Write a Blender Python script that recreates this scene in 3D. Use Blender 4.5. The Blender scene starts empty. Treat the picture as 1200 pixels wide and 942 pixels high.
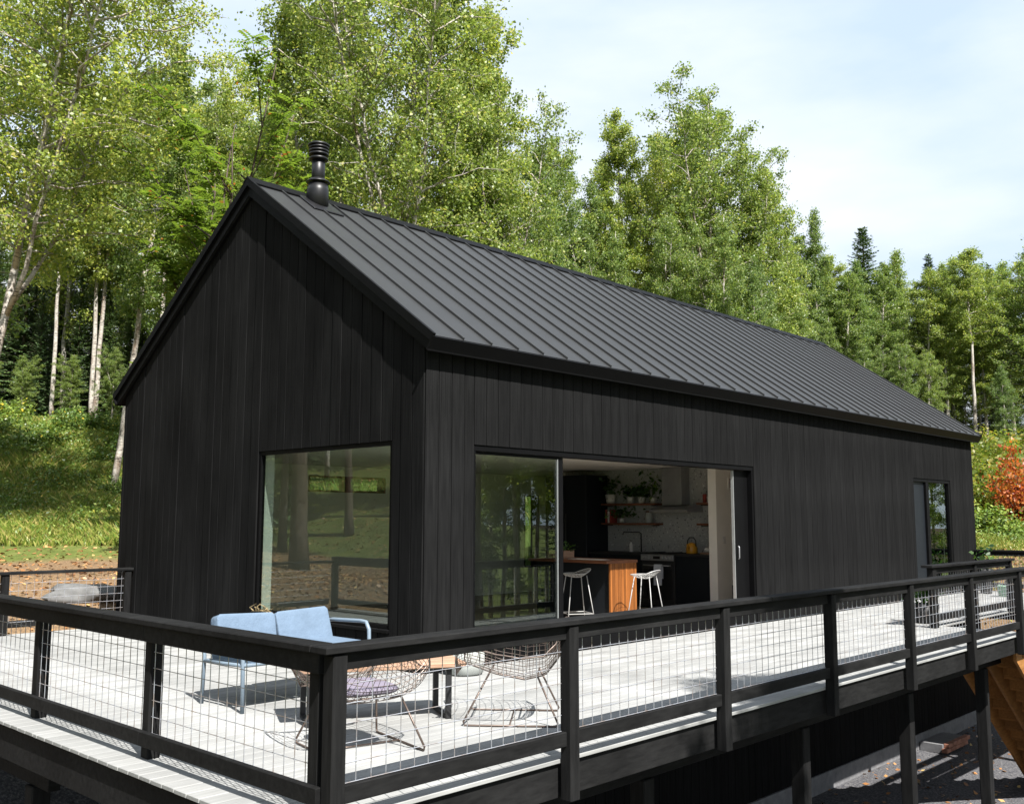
import bpy, math, random
import numpy as np
from mathutils import Vector, Matrix

# ------------------------------------------------------------------ camera, sky, sun, exposure
SC = bpy.context.scene
COL = SC.collection
random.seed(7)
RNG = np.random.default_rng(11)
R = math.radians

F_PX, YAW, PITCH, ROLL = 1136.6, R(43.48), R(6.86), R(0.105)
CAM = Vector((-6.424, -7.282, 1.501))
_fw = Vector((math.cos(PITCH) * math.cos(YAW), math.cos(PITCH) * math.sin(YAW), math.sin(PITCH)))
_r = Vector((math.sin(YAW), -math.cos(YAW), 0))
_u = _r.cross(_fw)
_r2 = _r * math.cos(ROLL) + _u * math.sin(ROLL)
_u2 = _u * math.cos(ROLL) - _r * math.sin(ROLL)
cd = bpy.data.cameras.new('camera')
cam = bpy.data.objects.new('camera', cd)
COL.objects.link(cam)
m = Matrix((_r2, _u2, -_fw)).transposed().to_4x4()
m.translation = CAM
cam.matrix_world = m
cd.sensor_width = 36
cd.lens = F_PX / 1200 * 36
cd.clip_end = 3000
SC.camera = cam

SUN_TO = Vector((-0.30, -1.0, 1.31)).normalized()
SUN_EL = math.asin(SUN_TO.z)
SUN_ROT = math.atan2(SUN_TO.x, SUN_TO.y)

W_ = bpy.data.worlds.new('World')
SC.world = W_
W_.use_nodes = True
nt = W_.node_tree
nt.nodes.clear()
wo = nt.nodes.new('ShaderNodeOutputWorld')
bg = nt.nodes.new('ShaderNodeBackground')
sky = nt.nodes.new('ShaderNodeTexSky')
sky.sky_type = 'NISHITA'
sky.sun_disc = False
sky.sun_elevation = SUN_EL
sky.sun_rotation = SUN_ROT
sky.air_density = 1.0
sky.dust_density = 1.2
tc = nt.nodes.new('ShaderNodeTexCoord')
mp = nt.nodes.new('ShaderNodeMapping')
mp.inputs['Scale'].default_value = (1.2, 1.2, 3.6)
mp.inputs['Rotation'].default_value = (0.15, 0.1, 0.6)
nz = nt.nodes.new('ShaderNodeTexNoise')
nz.inputs['Scale'].default_value = 1.5
nz.inputs['Detail'].default_value = 7
nz.inputs['Roughness'].default_value = 0.5
rp = nt.nodes.new('ShaderNodeValToRGB')
rp.color_ramp.elements[0].position = 0.34
rp.color_ramp.elements[0].color = (0.85, 0.85, 0.85, 1)
rp.color_ramp.elements[1].position = 0.62
rp.color_ramp.elements[1].color = (0.97, 0.97, 0.97, 1)
mx = nt.nodes.new('ShaderNodeMix')
mx.data_type = 'RGBA'
cr2 = nt.nodes.new('ShaderNodeValToRGB')              # thin high cloud, pale blue where it is thinnest
cr2.color_ramp.elements[0].position = 0.36
cr2.color_ramp.elements[0].color = (0.63, 0.77, 0.97, 1)
cr2.color_ramp.elements[1].position = 0.60
cr2.color_ramp.elements[1].color = (0.90, 0.94, 1.0, 1)
vm = nt.nodes.new('ShaderNodeVectorMath')
vm.operation = 'SCALE'
vm.inputs['Scale'].default_value = 9.3
nt.links.new(nz.outputs['Fac'], cr2.inputs['Fac'])
nt.links.new(cr2.outputs['Color'], vm.inputs[0])
nt.links.new(vm.outputs[0], mx.inputs['B'])
nt.links.new(tc.outputs['Generated'], mp.inputs['Vector'])
nt.links.new(mp.outputs['Vector'], nz.inputs['Vector'])
nt.links.new(nz.outputs['Fac'], rp.inputs['Fac'])
nt.links.new(rp.outputs['Color'], mx.inputs['Factor'])
nt.links.new(sky.outputs['Color'], mx.inputs['A'])
nt.links.new(mx.outputs['Result'], bg.inputs['Color'])
bg.inputs['Strength'].default_value = 0.05
nt.links.new(bg.outputs['Background'], wo.inputs['Surface'])

sd = bpy.data.lights.new('sun', 'SUN')
sd.energy = 5.0
sd.angle = R(0.53)
sd.color = (1.0, 0.965, 0.915)
sun = bpy.data.objects.new('sun', sd)
COL.objects.link(sun)
sun.location = (-10, -20, 30)
sun.rotation_euler = (-SUN_TO).to_track_quat('-Z', 'Y').to_euler()

vs = SC.view_settings
vs.view_transform = 'Standard'
vs.look = 'None'
vs.exposure = 1.42
vs.gamma = 1.0
SC.cycles.max_bounces = 8
SC.cycles.diffuse_bounces = 6
SC.cycles.transparent_max_bounces = 16
SC.cycles.use_denoising = True
SC.cycles.caustics_reflective = False
SC.cycles.caustics_refractive = False

# ------------------------------------------------------------------ materials
MATS = {}


class Mat:
    """small node helper"""
    def __init__(s, name):
        s.m = bpy.data.materials.new(name)
        s.m.use_nodes = True
        s.t = s.m.node_tree
        s.t.nodes.clear()
        s.out = s.n('ShaderNodeOutputMaterial')
        MATS[name] = s.m

    def n(s, typ, **kw):
        nd = s.t.nodes.new(typ)
        for k, v in kw.items():
            setattr(nd, k, v)
        return nd

    def l(s, a, b):
        s.t.links.new(a, b)

    def noise(s, scale, detail=4, rough=.55, vec=None, mapping=None):
        nd = s.n('ShaderNodeTexNoise')
        nd.inputs['Scale'].default_value = scale
        nd.inputs['Detail'].default_value = detail
        nd.inputs['Roughness'].default_value = rough
        if mapping:
            t = s.n('ShaderNodeTexCoord')
            mpn = s.n('ShaderNodeMapping')
            mpn.inputs['Scale'].default_value = mapping
            s.l(t.outputs['Object'], mpn.inputs['Vector'])
            if vec is not None:
                s.l(vec, mpn.inputs['Location'])
            s.l(mpn.outputs['Vector'], nd.inputs['Vector'])
        return nd.outputs['Fac']

    def ramp(s, fac, *stops):
        nd = s.n('ShaderNodeValToRGB')
        cr = nd.color_ramp
        while len(cr.elements) < len(stops):
            cr.elements.new(0.5)
        for e, (p, c) in zip(cr.elements, stops):
            e.position = p
            e.color = (*c, 1) if len(c) == 3 else c
        s.l(fac, nd.inputs['Fac'])
        return nd.outputs['Color']

    def mix(s, fac, a, b, typ='MIX'):
        nd = s.n('ShaderNodeMix', data_type='RGBA', blend_type=typ)
        for sock, v in (('Factor', fac), ('A', a), ('B', b)):
            if isinstance(v, (int, float)):
                nd.inputs[sock].default_value = v
            elif isinstance(v, tuple):
                nd.inputs[sock].default_value = (*v, 1)
            else:
                s.l(v, nd.inputs[sock])
        return nd.outputs['Result']

    def bump(s, h, strength=.3, dist=.01):
        nd = s.n('ShaderNodeBump')
        nd.inputs['Strength'].default_value = strength
        nd.inputs['Distance'].default_value = dist
        s.l(h, nd.inputs['Height'])
        return nd.outputs['Normal']

    def bsdf(s, color, rough=.6, metal=0, normal=None, spec=.5):
        b = s.n('ShaderNodeBsdfPrincipled')
        if isinstance(color, tuple):
            b.inputs['Base Color'].default_value = (*color, 1)
        else:
            s.l(color, b.inputs['Base Color'])
        if isinstance(rough, (int, float)):
            b.inputs['Roughness'].default_value = rough
        else:
            s.l(rough, b.inputs['Roughness'])
        b.inputs['Metallic'].default_value = metal
        b.inputs['Specular IOR Level'].default_value = spec
        if normal is not None:
            s.l(normal, b.inputs['Normal'])
        s.l(b.outputs['BSDF'], s.out.inputs['Surface'])
        return b

    def rnd(s):
        return s.n('ShaderNodeObjectInfo').outputs['Random']

    def island(s):
        return s.n('ShaderNodeNewGeometry').outputs['Random Per Island']


def plain(name, color, rough=.6, metal=0, spec=.5, var=.12, scale=6.0):
    """paint or metal with a little uneven tone"""
    a = Mat(name)
    f = a.noise(scale, 5, .6, mapping=(1, 1, 1))
    lo = tuple(c * (1 - var) for c in color)
    hi = tuple(min(1, c * (1 + var)) for c in color)
    a.bsdf(a.ramp(f, (.3, lo), (.7, hi)), rough, metal, spec=spec)
    return a.m


def wood_mat(name, dark, light, grain=(60, 60, 2.2), rough=.7, tone=.35, spec=.3, bump=.25):
    a = Mat(name)
    ri = a.rnd()
    mul = a.n('ShaderNodeMath', operation='MULTIPLY')
    a.l(ri, mul.inputs[0])
    mul.inputs[1].default_value = 37.0
    comb = a.n('ShaderNodeCombineXYZ')
    for k in range(3):
        a.l(mul.outputs[0], comb.inputs[k])
    g = a.noise(1.0, 6, .65, vec=comb.outputs[0], mapping=grain)
    c = a.ramp(g, (.28, dark), (.72, light))
    tone_c = a.ramp(ri, (0, (1 - tone,) * 3), (1, (1 + tone,) * 3))
    c = a.mix(1.0, c, tone_c, 'MULTIPLY')
    blotch = a.noise(1.3, 3, .5, mapping=(1, 1, .6))
    c = a.mix(1.0, c, a.ramp(blotch, (.3, (.74,) * 3), (.7, (1.28,) * 3)), 'MULTIPLY')
    a.bsdf(c, rough, normal=a.bump(g, bump, .004), spec=spec)
    return a.m


M_SIDING = wood_mat('black_stained_siding', (.0051, .0051, .0053), (.0124, .0125, .0126), (55, 55, 1.6), .85, .10, .02)
M_BLACKWOOD = wood_mat('black_stained_timber', (.0065, .0065, .0067), (.0155, .0155, .0155), (5, 26, 26), .7, .15, .06)
M_BLACKPOST = wood_mat('black_stained_post', (.0065, .0065, .0067), (.0155, .0155, .0155), (30, 30, 3), .7, .15, .06)
M_DECK = wood_mat('pale_grey_decking', (.195, .197, .192), (.275, .277, .27), (2.0, 60, 60), .8, .09, .2, .2)
M_SHEATH = plain('dark_sheathing', (.006, .006, .006), .9, spec=.1)
M_ROOF = plain('charcoal_metal_roof', (.0225, .0232, .0237), .5, 0, .25, .12, 1.2)
M_TRIM = plain('black_metal_trim', (.0035, .0035, .0038), .5, 0, .06)
M_FLUE = plain('black_enamel_flue', (.007, .007, .008), .42, 0, .35)
M_WHITE = plain('white_drywall', (.82, .79, .74), .8, var=.03)
M_CEIL = plain('ceiling_paint', (.84, .80, .75), .85, var=.02)
M_FLOOR = wood_mat('pale_oak_floor', (.28, .24, .2), (.4, .35, .3), (40, 3, 40), .5, .1)
M_CONC = plain('concrete', (.13, .13, .135), .85, var=.25, scale=9)
M_GALV = None
a = Mat('galvanised_wire')
f = a.noise(14, 4, .6, mapping=(1, 1, 1))
a.bsdf(a.ramp(f, (.45, (.36, .375, .41)), (.68, (.27, .22, .19))), .45, .55)
M_GALV = a.m
M_CHAIRWIRE = plain('bronze_brown_wire', (.10, .075, .062), .4, .5)
M_SOFAFRAME = plain('grey_blue_frame', (.13, .17, .21), .45)
M_BLACKMETAL = plain('matt_black_metal', (.012, .012, .013), .5)
M_WHITEMETAL = plain('white_painted_wire', (.3, .3, .295), .4)
M_STEEL = plain('brushed_steel', (.3, .3, .31), .35, .6)
M_ALU = plain('bright_aluminium', (.3, .31, .31), .35, .4)
M_CAB = plain('navy_black_cabinet', (.008, .010, .013), .5, 0, .2)
M_TABLE = wood_mat('weathered_plank', (.2, .115, .07), (.34, .22, .155), (3, 40, 40), .7, .15)
M_ISLAND = wood_mat('orange_slat_wood', (.12, .038, .009), (.235, .085, .021), (50, 50, 2), .45, .3)
M_SHELF = wood_mat('walnut_shelf', (.10, .035, .018), (.2, .08, .04), (40, 3, 40), .5, .1)
M_STAIRWOOD = wood_mat('amber_treated_lumber', (.16, .065, .015), (.28, .13, .035), (4, 30, 30), .7, .2)
M_POT = plain('white_ceramic', (.62, .6, .57), .4)
M_DRUM = plain('pale_concrete_drum', (.36, .38, .36), .75)
M_YELLOW = plain('yellow_enamel', (.55, .26, .02), .3)
M_BOOK = plain('red_book', (.28, .04, .025), .7)
M_BUCKET = plain('pale_green_plastic', (.22, .4, .27), .45)
M_BRICK = plain('reddish_brick', (.25, .11, .07), .85, var=.3)
M_PAPER = plain('white_paper', (.7, .68, .64), .8)
M_STRAW = plain('dry_straw', (.2, .15, .075), .8)
M_TOWEL = plain('grey_white_towel', (.5, .52, .58), .9)

a = Mat('blue_outdoor_fabric')
w1 = a.noise(260, 2, .5, mapping=(1, 1, 1))
big = a.noise(5, 3, .5, mapping=(1, 1, 1))
c = a.mix(1.0, a.ramp(w1, (.3, (.095, .135, .19)), (.7, (.125, .172, .232))), a.ramp(big, (.3, (.9,) * 3), (.7, (1.08,) * 3)), 'MULTIPLY')
crease = a.noise(9, 4, .55, mapping=(1, 1, 1))
a.bsdf(c, .9, normal=a.bump(crease, .5, .03), spec=.15)
M_BLUE = a.m
a = Mat('mauve_cushion_fabric')
w1 = a.noise(240, 2, .5, mapping=(1, 1, 1))
a.bsdf(a.ramp(w1, (.3, (.13, .115, .15)), (.7, (.19, .17, .21))), .9, spec=.2)
M_MAUVE = a.m

# window glass: clear tinted pane with mirror reflection at its surface
a = Mat('window_glass')
tr = a.n('ShaderNodeBsdfTransparent')
tr.inputs['Color'].default_value = (.74, .80, .77, 1)
gl = a.n('ShaderNodeBsdfGlossy')
gl.inputs['Roughness'].default_value = .002
gl.inputs['Color'].default_value = (.95, 1, .98, 1)
gi = a.n('ShaderNodeNewGeometry')
dt = a.n('ShaderNodeVectorMath', operation='DOT_PRODUCT')
a.l(gi.outputs['Normal'], dt.inputs[0])
a.l(gi.outputs['Incoming'], dt.inputs[1])


def mth(op, x, y=None):
    nd = a.n('ShaderNodeMath', operation=op)
    for k_, v_ in enumerate((x, y)):
        if v_ is None:
            continue
        if isinstance(v_, (int, float)):
            nd.inputs[k_].default_value = v_
        else:
            a.l(v_, nd.inputs[k_])
    return nd.outputs[0]


# reflectance of each face rises towards grazing angles
one_m = mth('SUBTRACT', 1.0, mth('ABSOLUTE', dt.outputs['Value']))
refl = mth('MULTIPLY_ADD', mth('POWER', one_m, 5.0), .93)
refl.node.inputs[2].default_value = .09
ms = a.n('ShaderNodeMixShader')
a.l(refl, ms.inputs[0])
a.l(tr.outputs[0], ms.inputs[1])
a.l(gl.outputs[0], ms.inputs[2])
a.l(ms.outputs[0], a.out.inputs['Surface'])
M_GLASS = a.m

# speckled backsplash
a = Mat('terrazzo_tile')
v = a.n('ShaderNodeTexVoronoi')
v.inputs['Scale'].default_value = 22
t = a.n('ShaderNodeTexCoord')
a.l(t.outputs['Object'], v.inputs['Vector'])
f = a.noise(20, 3, .6, mapping=(1, 1, 1))
c = a.mix(a.ramp(v.outputs['Distance'], (.3, (1, 1, 1)), (.42, (0, 0, 0))), (.36, .36, .35), a.ramp(f, (.4, (.14, .14, .14)), (.6, (.55, .55, .53))))
a.bsdf(c, .35)
M_TERRAZZO = a.m


def leaf_mat(name, stops, trans=.52, objvar=.3, rough=.42):
    a = Mat(name)
    c = a.ramp(a.island(), *stops)
    ov = a.ramp(a.rnd(), (0, (1 - objvar, 1 - objvar * .7, 1 - objvar * .3)), (1, (1 + objvar, 1 + objvar * .7, 1)))
    c = a.mix(1.0, c, ov, 'MULTIPLY')
    b = a.bsdf(c, rough, spec=.5)
    tl = a.n('ShaderNodeBsdfTranslucent')
    c2 = a.mix(1.0, c, (1.2, 1.2, .7), 'MULTIPLY')
    a.l(c2, tl.inputs['Color'])
    ms = a.n('ShaderNodeMixShader')
    ms.inputs[0].default_value = trans
    a.l(b.outputs[0], ms.inputs[1])
    a.l(tl.outputs[0], ms.inputs[2])
    a.l(ms.outputs[0], a.out.inputs['Surface'])
    return a.m


M_BIRCHLEAF = leaf_mat('birch_leaf', [(0, (.11, .165, .036)), (.45, (.205, .275, .062)), (.85, (.325, .38, .10)), (1, (.44, .41, .13))])
M_ASPENLEAF = leaf_mat('aspen_leaf', [(0, (.10, .165, .048)), (.5, (.185, .26, .072)), (.9, (.285, .35, .11)), (1, (.38, .38, .13))])
M_ROWANLEAF = leaf_mat('rowan_leaf', [(0, (.09, .15, .025)), (.5, (.135, .205, .032)), (.97, (.2, .275, .045)), (.99, (.28, .10, .03)), (1, (.33, .12, .04))], objvar=.1)
M_NEEDLE = leaf_mat('spruce_needle', [(0, (.035, .07, .024)), (.5, (.06, .11, .034)), (1, (.11, .165, .05))], trans=.12, objvar=.2)
M_SHRUBLEAF = leaf_mat('shrub_leaf', [(0, (.08, .13, .022)), (.5, (.16, .21, .035)), (.85, (.26, .27, .055)), (1, (.33, .24, .07))])
M_REDLEAF = leaf_mat('red_autumn_leaf', [(0, (.25, .05, .015)), (.6, (.42, .10, .025)), (1, (.45, .2, .05))], objvar=.05)
M_POTLEAF = leaf_mat('house_plant_leaf', [(0, (.02, .06, .015)), (.6, (.05, .12, .02)), (1, (.11, .18, .03))])
M_GRASS = leaf_mat('meadow_grass', [(0, (.09, .16, .025)), (.45, (.17, .23, .04)), (.8, (.29, .29, .08)), (1, (.38, .31, .13))], trans=.3)
M_FERN = leaf_mat('bank_herb_leaf', [(0, (.07, .135, .025)), (.55, (.14, .215, .04)), (.97, (.23, .28, .06)), (1, (.6, .4, .03))], trans=.3)
M_DEADLEAF = leaf_mat('fallen_leaf', [(0, (.16, .07, .03)), (.5, (.3, .14, .05)), (.85, (.42, .22, .09)), (1, (.5, .36, .14))], trans=.1)

a = Mat('birch_bark')
g = a.noise(1, 4, .7, mapping=(7, 7, 32))
g2 = a.noise(1, 3, .6, mapping=(5, 5, 1.5))
c = a.ramp(g, (.36, (.04, .032, .028)), (.47, (.38, .35, .31)), (.8, (.52, .49, .44)))
c = a.mix(1.0, c, a.ramp(g2, (.3, (.45, .36, .30)), (.55, (1, 1, 1))), 'MULTIPLY')
a.bsdf(c, .8, spec=.2)
M_BIRCHBARK = a.m
a = Mat('grey_bark')
g = a.noise(1, 5, .7, mapping=(20, 20, 4))
a.bsdf(a.ramp(g, (.3, (.035, .026, .02)), (.7, (.13, .10, .08))), .9, normal=a.bump(g, .6, .02), spec=.15)
M_BARK = a.m

# terrain: gravel below the deck, leaf litter yard, grassy bank, forest floor
a = Mat('terrain_ground')
geo = a.n('ShaderNodeNewGeometry')
sep = a.n('ShaderNodeSeparateXYZ')
a.l(geo.outputs['Position'], sep.inputs[0])
big = a.noise(.22, 5, .6, mapping=(1, 1, 1))
mid = a.noise(2.2, 6, .7, mapping=(1, 1, 1))
fine = a.noise(28, 4, .7, mapping=(1, 1, 1))
grass_c = a.ramp(mid, (.3, (.055, .075, .018)), (.55, (.10, .12, .03)), (.75, (.17, .15, .06)))
litter_c = a.ramp(fine, (.3, (.075, .05, .03)), (.5, (.16, .105, .06)), (.7, (.26, .18, .105)))
gravel_c = a.ramp(fine, (.3, (.035, .036, .042)), (.5, (.08, .08, .087)), (.72, (.2, .195, .19)))
forest_c = a.ramp(mid, (.3, (.03, .024, .014)), (.7, (.075, .055, .03)))
vc = a.n('ShaderNodeVertexColor', layer_name='zone')
sepc = a.n('ShaderNodeSeparateColor')
a.l(vc.outputs['Color'], sepc.inputs[0])


def soft(chan, nzs, amt=.55):
    ad = a.n('ShaderNodeMath', operation='MULTIPLY_ADD')
    a.l(nzs, ad.inputs[0])
    ad.inputs[1].default_value = amt
    a.l(chan, ad.inputs[2])
    mr = a.n('ShaderNodeMapRange')
    a.l(ad.outputs[0], mr.inputs[0])
    mr.inputs[1].default_value = .5 + amt * .5 - .15
    mr.inputs[2].default_value = .5 + amt * .5 + .15
    return mr.outputs[0]


c = a.mix(soft(sepc.outputs[0], mid), gravel_c, litter_c)
c = a.mix(soft(sepc.outputs[1], mid), c, grass_c)
c = a.mix(soft(sepc.outputs[2], big), c, forest_c)
a.bsdf(c, .95, normal=a.bump(fine, .8, .03), spec=.1)
M_GROUND = a.m
M_ROCK = plain('grey_boulder', (.10, .10, .098), .9, var=.35, scale=5)


# ------------------------------------------------------------------ mesh helpers
class MB:
    def __init__(s):
        s.v = []
        s.f = []

    def _add(s, vs_, fs_):
        o = len(s.v)
        s.v.extend(vs_)
        s.f.extend([tuple(i + o for i in f_) for f_ in fs_])

    def box(s, lo, hi, ch=0.0, frame=None):
        """box between two corners, optional chamfer, optional 4x4 frame"""
        lo = [min(p, q) for p, q in zip(lo, hi)] if False else list(lo)
        hi = list(hi)
        for k in range(3):
            if lo[k] > hi[k]:
                lo[k], hi[k] = hi[k], lo[k]
        c_ = min(ch, min(hi[k] - lo[k] for k in range(3)) * .45)
        if c_ <= 0:
            vs_ = [Vector((x, y, z)) for x in (lo[0], hi[0]) for y in (lo[1], hi[1]) for z in (lo[2], hi[2])]
            fs_ = [(0, 1, 3, 2), (4, 6, 7, 5), (0, 4, 5, 1), (2, 3, 7, 6), (0, 2, 6, 4), (1, 5, 7, 3)]
        else:
            vs_, idx = [], {}
            for i in (0, 1):
                for j in (0, 1):
                    for k in (0, 1):
                        p = [(lo, hi)[b][q] for q, b in enumerate((i, j, k))]
                        sg = [1 if b == 0 else -1 for b in (i, j, k)]
                        for ax in range(3):
                            q = list(p)
                            for o in range(3):
                                if o != ax:
                                    q[o] += sg[o] * c_
                            idx[(i, j, k, ax)] = len(vs_)
                            vs_.append(Vector(q))
            fs_ = []
            for ax in range(3):
                for b in (0, 1):
                    o1, o2 = [o for o in range(3) if o != ax]
                    ring = []
                    for (p, q) in ((0, 0), (1, 0), (1, 1), (0, 1)):
                        key = [0, 0, 0]
                        key[ax] = b
                        key[o1] = p
                        key[o2] = q
                        ring.append(idx[(*key, ax)])
                    fs_.append(tuple(ring))
                    o1b = o1
            for ax in range(3):          # edge bevels, edge runs along ax
                o1, o2 = [o for o in range(3) if o != ax]
                for p in (0, 1):
                    for q in (0, 1):
                        k0 = [0, 0, 0]
                        k0[o1] = p
                        k0[o2] = q
                        k1 = list(k0)
                        k0[ax] = 0
                        k1[ax] = 1
                        fs_.append((idx[(*k0, o1)], idx[(*k1, o1)], idx[(*k1, o2)], idx[(*k0, o2)]))
            for i in (0, 1):
                for j in (0, 1):
                    for k in (0, 1):
                        fs_.append(tuple(idx[(i, j, k, ax)] for ax in range(3)))
        if frame is not None:
            vs_ = [frame @ v_ for v_ in vs_]
        s._add(vs_, fs_)
        return s

    def beam(s, p, q, w, h, ch=0.0, up=(0, 0, 1)):
        """bar from p to q with section w (sideways) x h (towards up), centred"""
        p, q = Vector(p), Vector(q)
        d = (q - p)
        L = d.length
        x = d.normalized()
        upv = Vector(up)
        if abs(x.dot(upv)) > .98:
            upv = Vector((0, 1, 0))
        y = upv.cross(x).normalized()
        z = x.cross(y)
        fm = Matrix((x, y, z)).transposed().to_4x4()
        fm.translation = p
        s.box((0, -w / 2, -h / 2), (L, w / 2, h / 2), ch, fm)
        return s

    def tube(s, pts, r, n=6, cap=True):
        pts = [Vector(p) for p in pts]
        rs = r if isinstance(r, (list, tuple, np.ndarray)) else [r] * len(pts)
        vs_, fs_ = [], []
        prev = None
        for i, p in enumerate(pts):
            t_ = (pts[min(i + 1, len(pts) - 1)] - pts[max(i - 1, 0)])
            if t_.length < 1e-9:
                t_ = Vector((0, 0, 1))
            t_.normalize()
            if prev is None:
                ref = Vector((0, 0, 1)) if abs(t_.z) < .9 else Vector((1, 0, 0))
                x = t_.cross(ref).normalized()
            else:
                x = (prev - t_ * prev.dot(t_))
                x = x.normalized() if x.length > 1e-6 else t_.orthogonal().normalized()
            prev = x
            y = t_.cross(x)
            for k in range(n):
                an = 2 * math.pi * k / n
                vs_.append(p + (x * math.cos(an) + y * math.sin(an)) * rs[i])
        for i in range(len(pts) - 1):
            for k in range(n):
                a_, b_ = i * n + k, i * n + (k + 1) % n
                fs_.append((a_, b_, b_ + n, a_ + n))
        if cap:
            fs_.append(tuple(range(n))[::-1])
            fs_.append(tuple(range((len(pts) - 1) * n, len(pts) * n)))
        s._add(vs_, fs_)
        return s

    def lathe(s, prof, center=(0, 0, 0), n=24, frame=None):
        """prof = [(radius, z)]; closed where the radius is 0"""
        c_ = Vector(center)
        vs_, fs_ = [], []
        for (r_, z_) in prof:
            for k in range(n):
                an = 2 * math.pi * k / n
                p = Vector((r_ * math.cos(an), r_ * math.sin(an), z_))
                vs_.append((frame @ p if frame is not None else p) + c_)
        for i in range(len(prof) - 1):
            for k in range(n):
                a_, b_ = i * n + k, i * n + (k + 1) % n
                fs_.append((a_, b_, b_ + n, a_ + n))
        fs_.append(tuple(range(n))[::-1])
        fs_.append(tuple(range((len(prof) - 1) * n, len(prof) * n)))
        s._add(vs_, fs_)
        return s

    def poly(s, pts, thick):
        """extrude a polygon of 3D points by the vector thick"""
        pts = [Vector(p) for p in pts]
        th = Vector(thick)
        n = len(pts)
        vs_ = pts + [p + th for p in pts]
        fs_ = [tuple(range(n))[::-1], tuple(range(n, 2 * n))]
        fs_ += [(k, (k + 1) % n, (k + 1) % n + n, k + n) for k in range(n)]
        s._add(vs_, fs_)
        return s

    def mesh(s, name, mat, smooth=False):
        me = bpy.data.meshes.new(name)
        me.from_pydata([tuple(v_) for v_ in s.v], [], s.f)
        if mat:
            me.materials.append(mat)
        if smooth:
            me.polygons.foreach_set('use_smooth', [True] * len(me.polygons))
        me.validate()
        # consistent normals
        import bmesh
        b = bmesh.new()
        b.from_mesh(me)
        bmesh.ops.recalc_face_normals(b, faces=b.faces[:])
        b.to_mesh(me)
        b.free()
        me.update()
        return me

    def build(s, name, mat, parent=None, smooth=False):
        return put(name, s.mesh(name, mat, smooth), parent)


def put(name, me, parent=None, loc=None):
    o = bpy.data.objects.new(name, me)
    COL.objects.link(o)
    if parent is not None:
        o.parent = parent
    if loc is not None:
        o.location = loc
    return o


def tag(o, label=None, cat=None, group=None, kind=None):
    if label:
        o['label'] = label
    if cat:
        o['category'] = cat
    if group:
        o['group'] = group
    if kind:
        o['kind'] = kind
    return o


def thing(name, label, cat, loc=(0, 0, 0), rz=0.0, group=None):
    o = put(name, None, None, loc)
    o.empty_display_size = .2
    o.rotation_euler = (0, 0, rz)
    return tag(o, label, cat, group)


def copy_tree(o, parent=None):
    c_ = o.copy()
    COL.objects.link(c_)
    c_.parent = parent
    for ch in list(o.children):
        copy_tree(ch, c_)
    return c_


# ------------------------------------------------------------------ terrain
def sstep(a_, b_, x):
    t_ = np.clip((x - a_) / (b_ - a_), 0, 1)
    return t_ * t_ * (3 - 2 * t_)


FH = np.array([math.cos(YAW), math.sin(YAW)])
RH = np.array([math.sin(YAW), -math.cos(YAW)])


def s_coord(x, y):
    dx, dy = x - CAM.x, y - CAM.y
    D = dx * FH[0] + dy * FH[1]
    w = dx * RH[0] + dy * RH[1]
    return D - .3 * np.clip(w, -40, 60)


def hill(x, y):
    s_ = s_coord(x, y)
    z = np.interp(s_, [-200, 17, 21.9, 25, 28.6, 34.2, 45, 60, 120, 400], [.1, .15, .72, 1.15, 2.0, 3.75, 6.0, 8.3, 12.5, 20])
    return z + .10 * np.sin(x * .9 + 1.3) * np.sin(y * .8) * sstep(16, 24, s_) + .25 * np.sin(x * .31) * np.cos(y * .27) * sstep(24, 34, s_)


def terrain(x, y):
    x = np.asarray(x, float)
    y = np.asarray(y, float)
    t_ = np.maximum(sstep(3.0, 9.3, y), sstep(16.8, 21.0, x) * sstep(-5.0, 0.0, y))
    t_ = np.maximum(t_, sstep(-7, -13, x) * sstep(-6, 2, y))
    h = hill(x, y) + np.clip(-11 - x, 0, 40) * .42 * sstep(-6, 3, y)
    low = -2.69 + .03 * np.sin(x * 1.1) * np.sin(y * 1.7) * (np.abs(y) > .3) - .02 * np.clip(-y - 12, 0, 60)
    return low + (h - low) * t_


def tz(x, y):
    return float(terrain(x, y))


def build_ground():
    n = 230
    tt = np.linspace(-1, 1, n)
    g = np.sinh(tt * 4.2) / np.sinh(4.2) * 600
    X, Y = np.meshgrid(g + 8, g + 8)
    Z = terrain(X, Y)
    verts = np.stack([X, Y, Z], -1).reshape(-1, 3)
    i = np.arange(n * n).reshape(n, n)
    faces = np.stack([i[:-1, :-1], i[:-1, 1:], i[1:, 1:], i[1:, :-1]], -1).reshape(-1, 4)
    me = bpy.data.meshes.new('ground')
    me.from_pydata(verts.tolist(), [], faces.tolist())
    me.polygons.foreach_set('use_smooth', [True] * len(me.polygons))
    x, y = verts[:, 0], verts[:, 1]
    s_ = s_coord(x, y)
    upper = np.maximum(sstep(6.2, 7.2, y), sstep(16.3, 18.5, x))
    upper = np.maximum(upper, np.maximum(sstep(-6, -9, x), sstep(-9, -12, y)))
    colr = np.ones((len(verts), 4))
    colr[:, 0] = upper
    colr[:, 1] = upper * np.maximum(sstep(20.0, 23.5, s_) * sstep(-6, -1, x + .2 * y), np.maximum(sstep(-9, -12, x), sstep(-9, -12, y)))
    colr[:, 2] = upper * sstep(33, 37, s_)
    at = me.color_attributes.new('zone', 'FLOAT_COLOR', 'POINT')
    at.data.foreach_set('color', colr.astype(np.float32).ravel())
    me.materials.append(M_GROUND)
    o = put('ground', me)
    tag(o, kind='structure')


build_ground()

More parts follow.
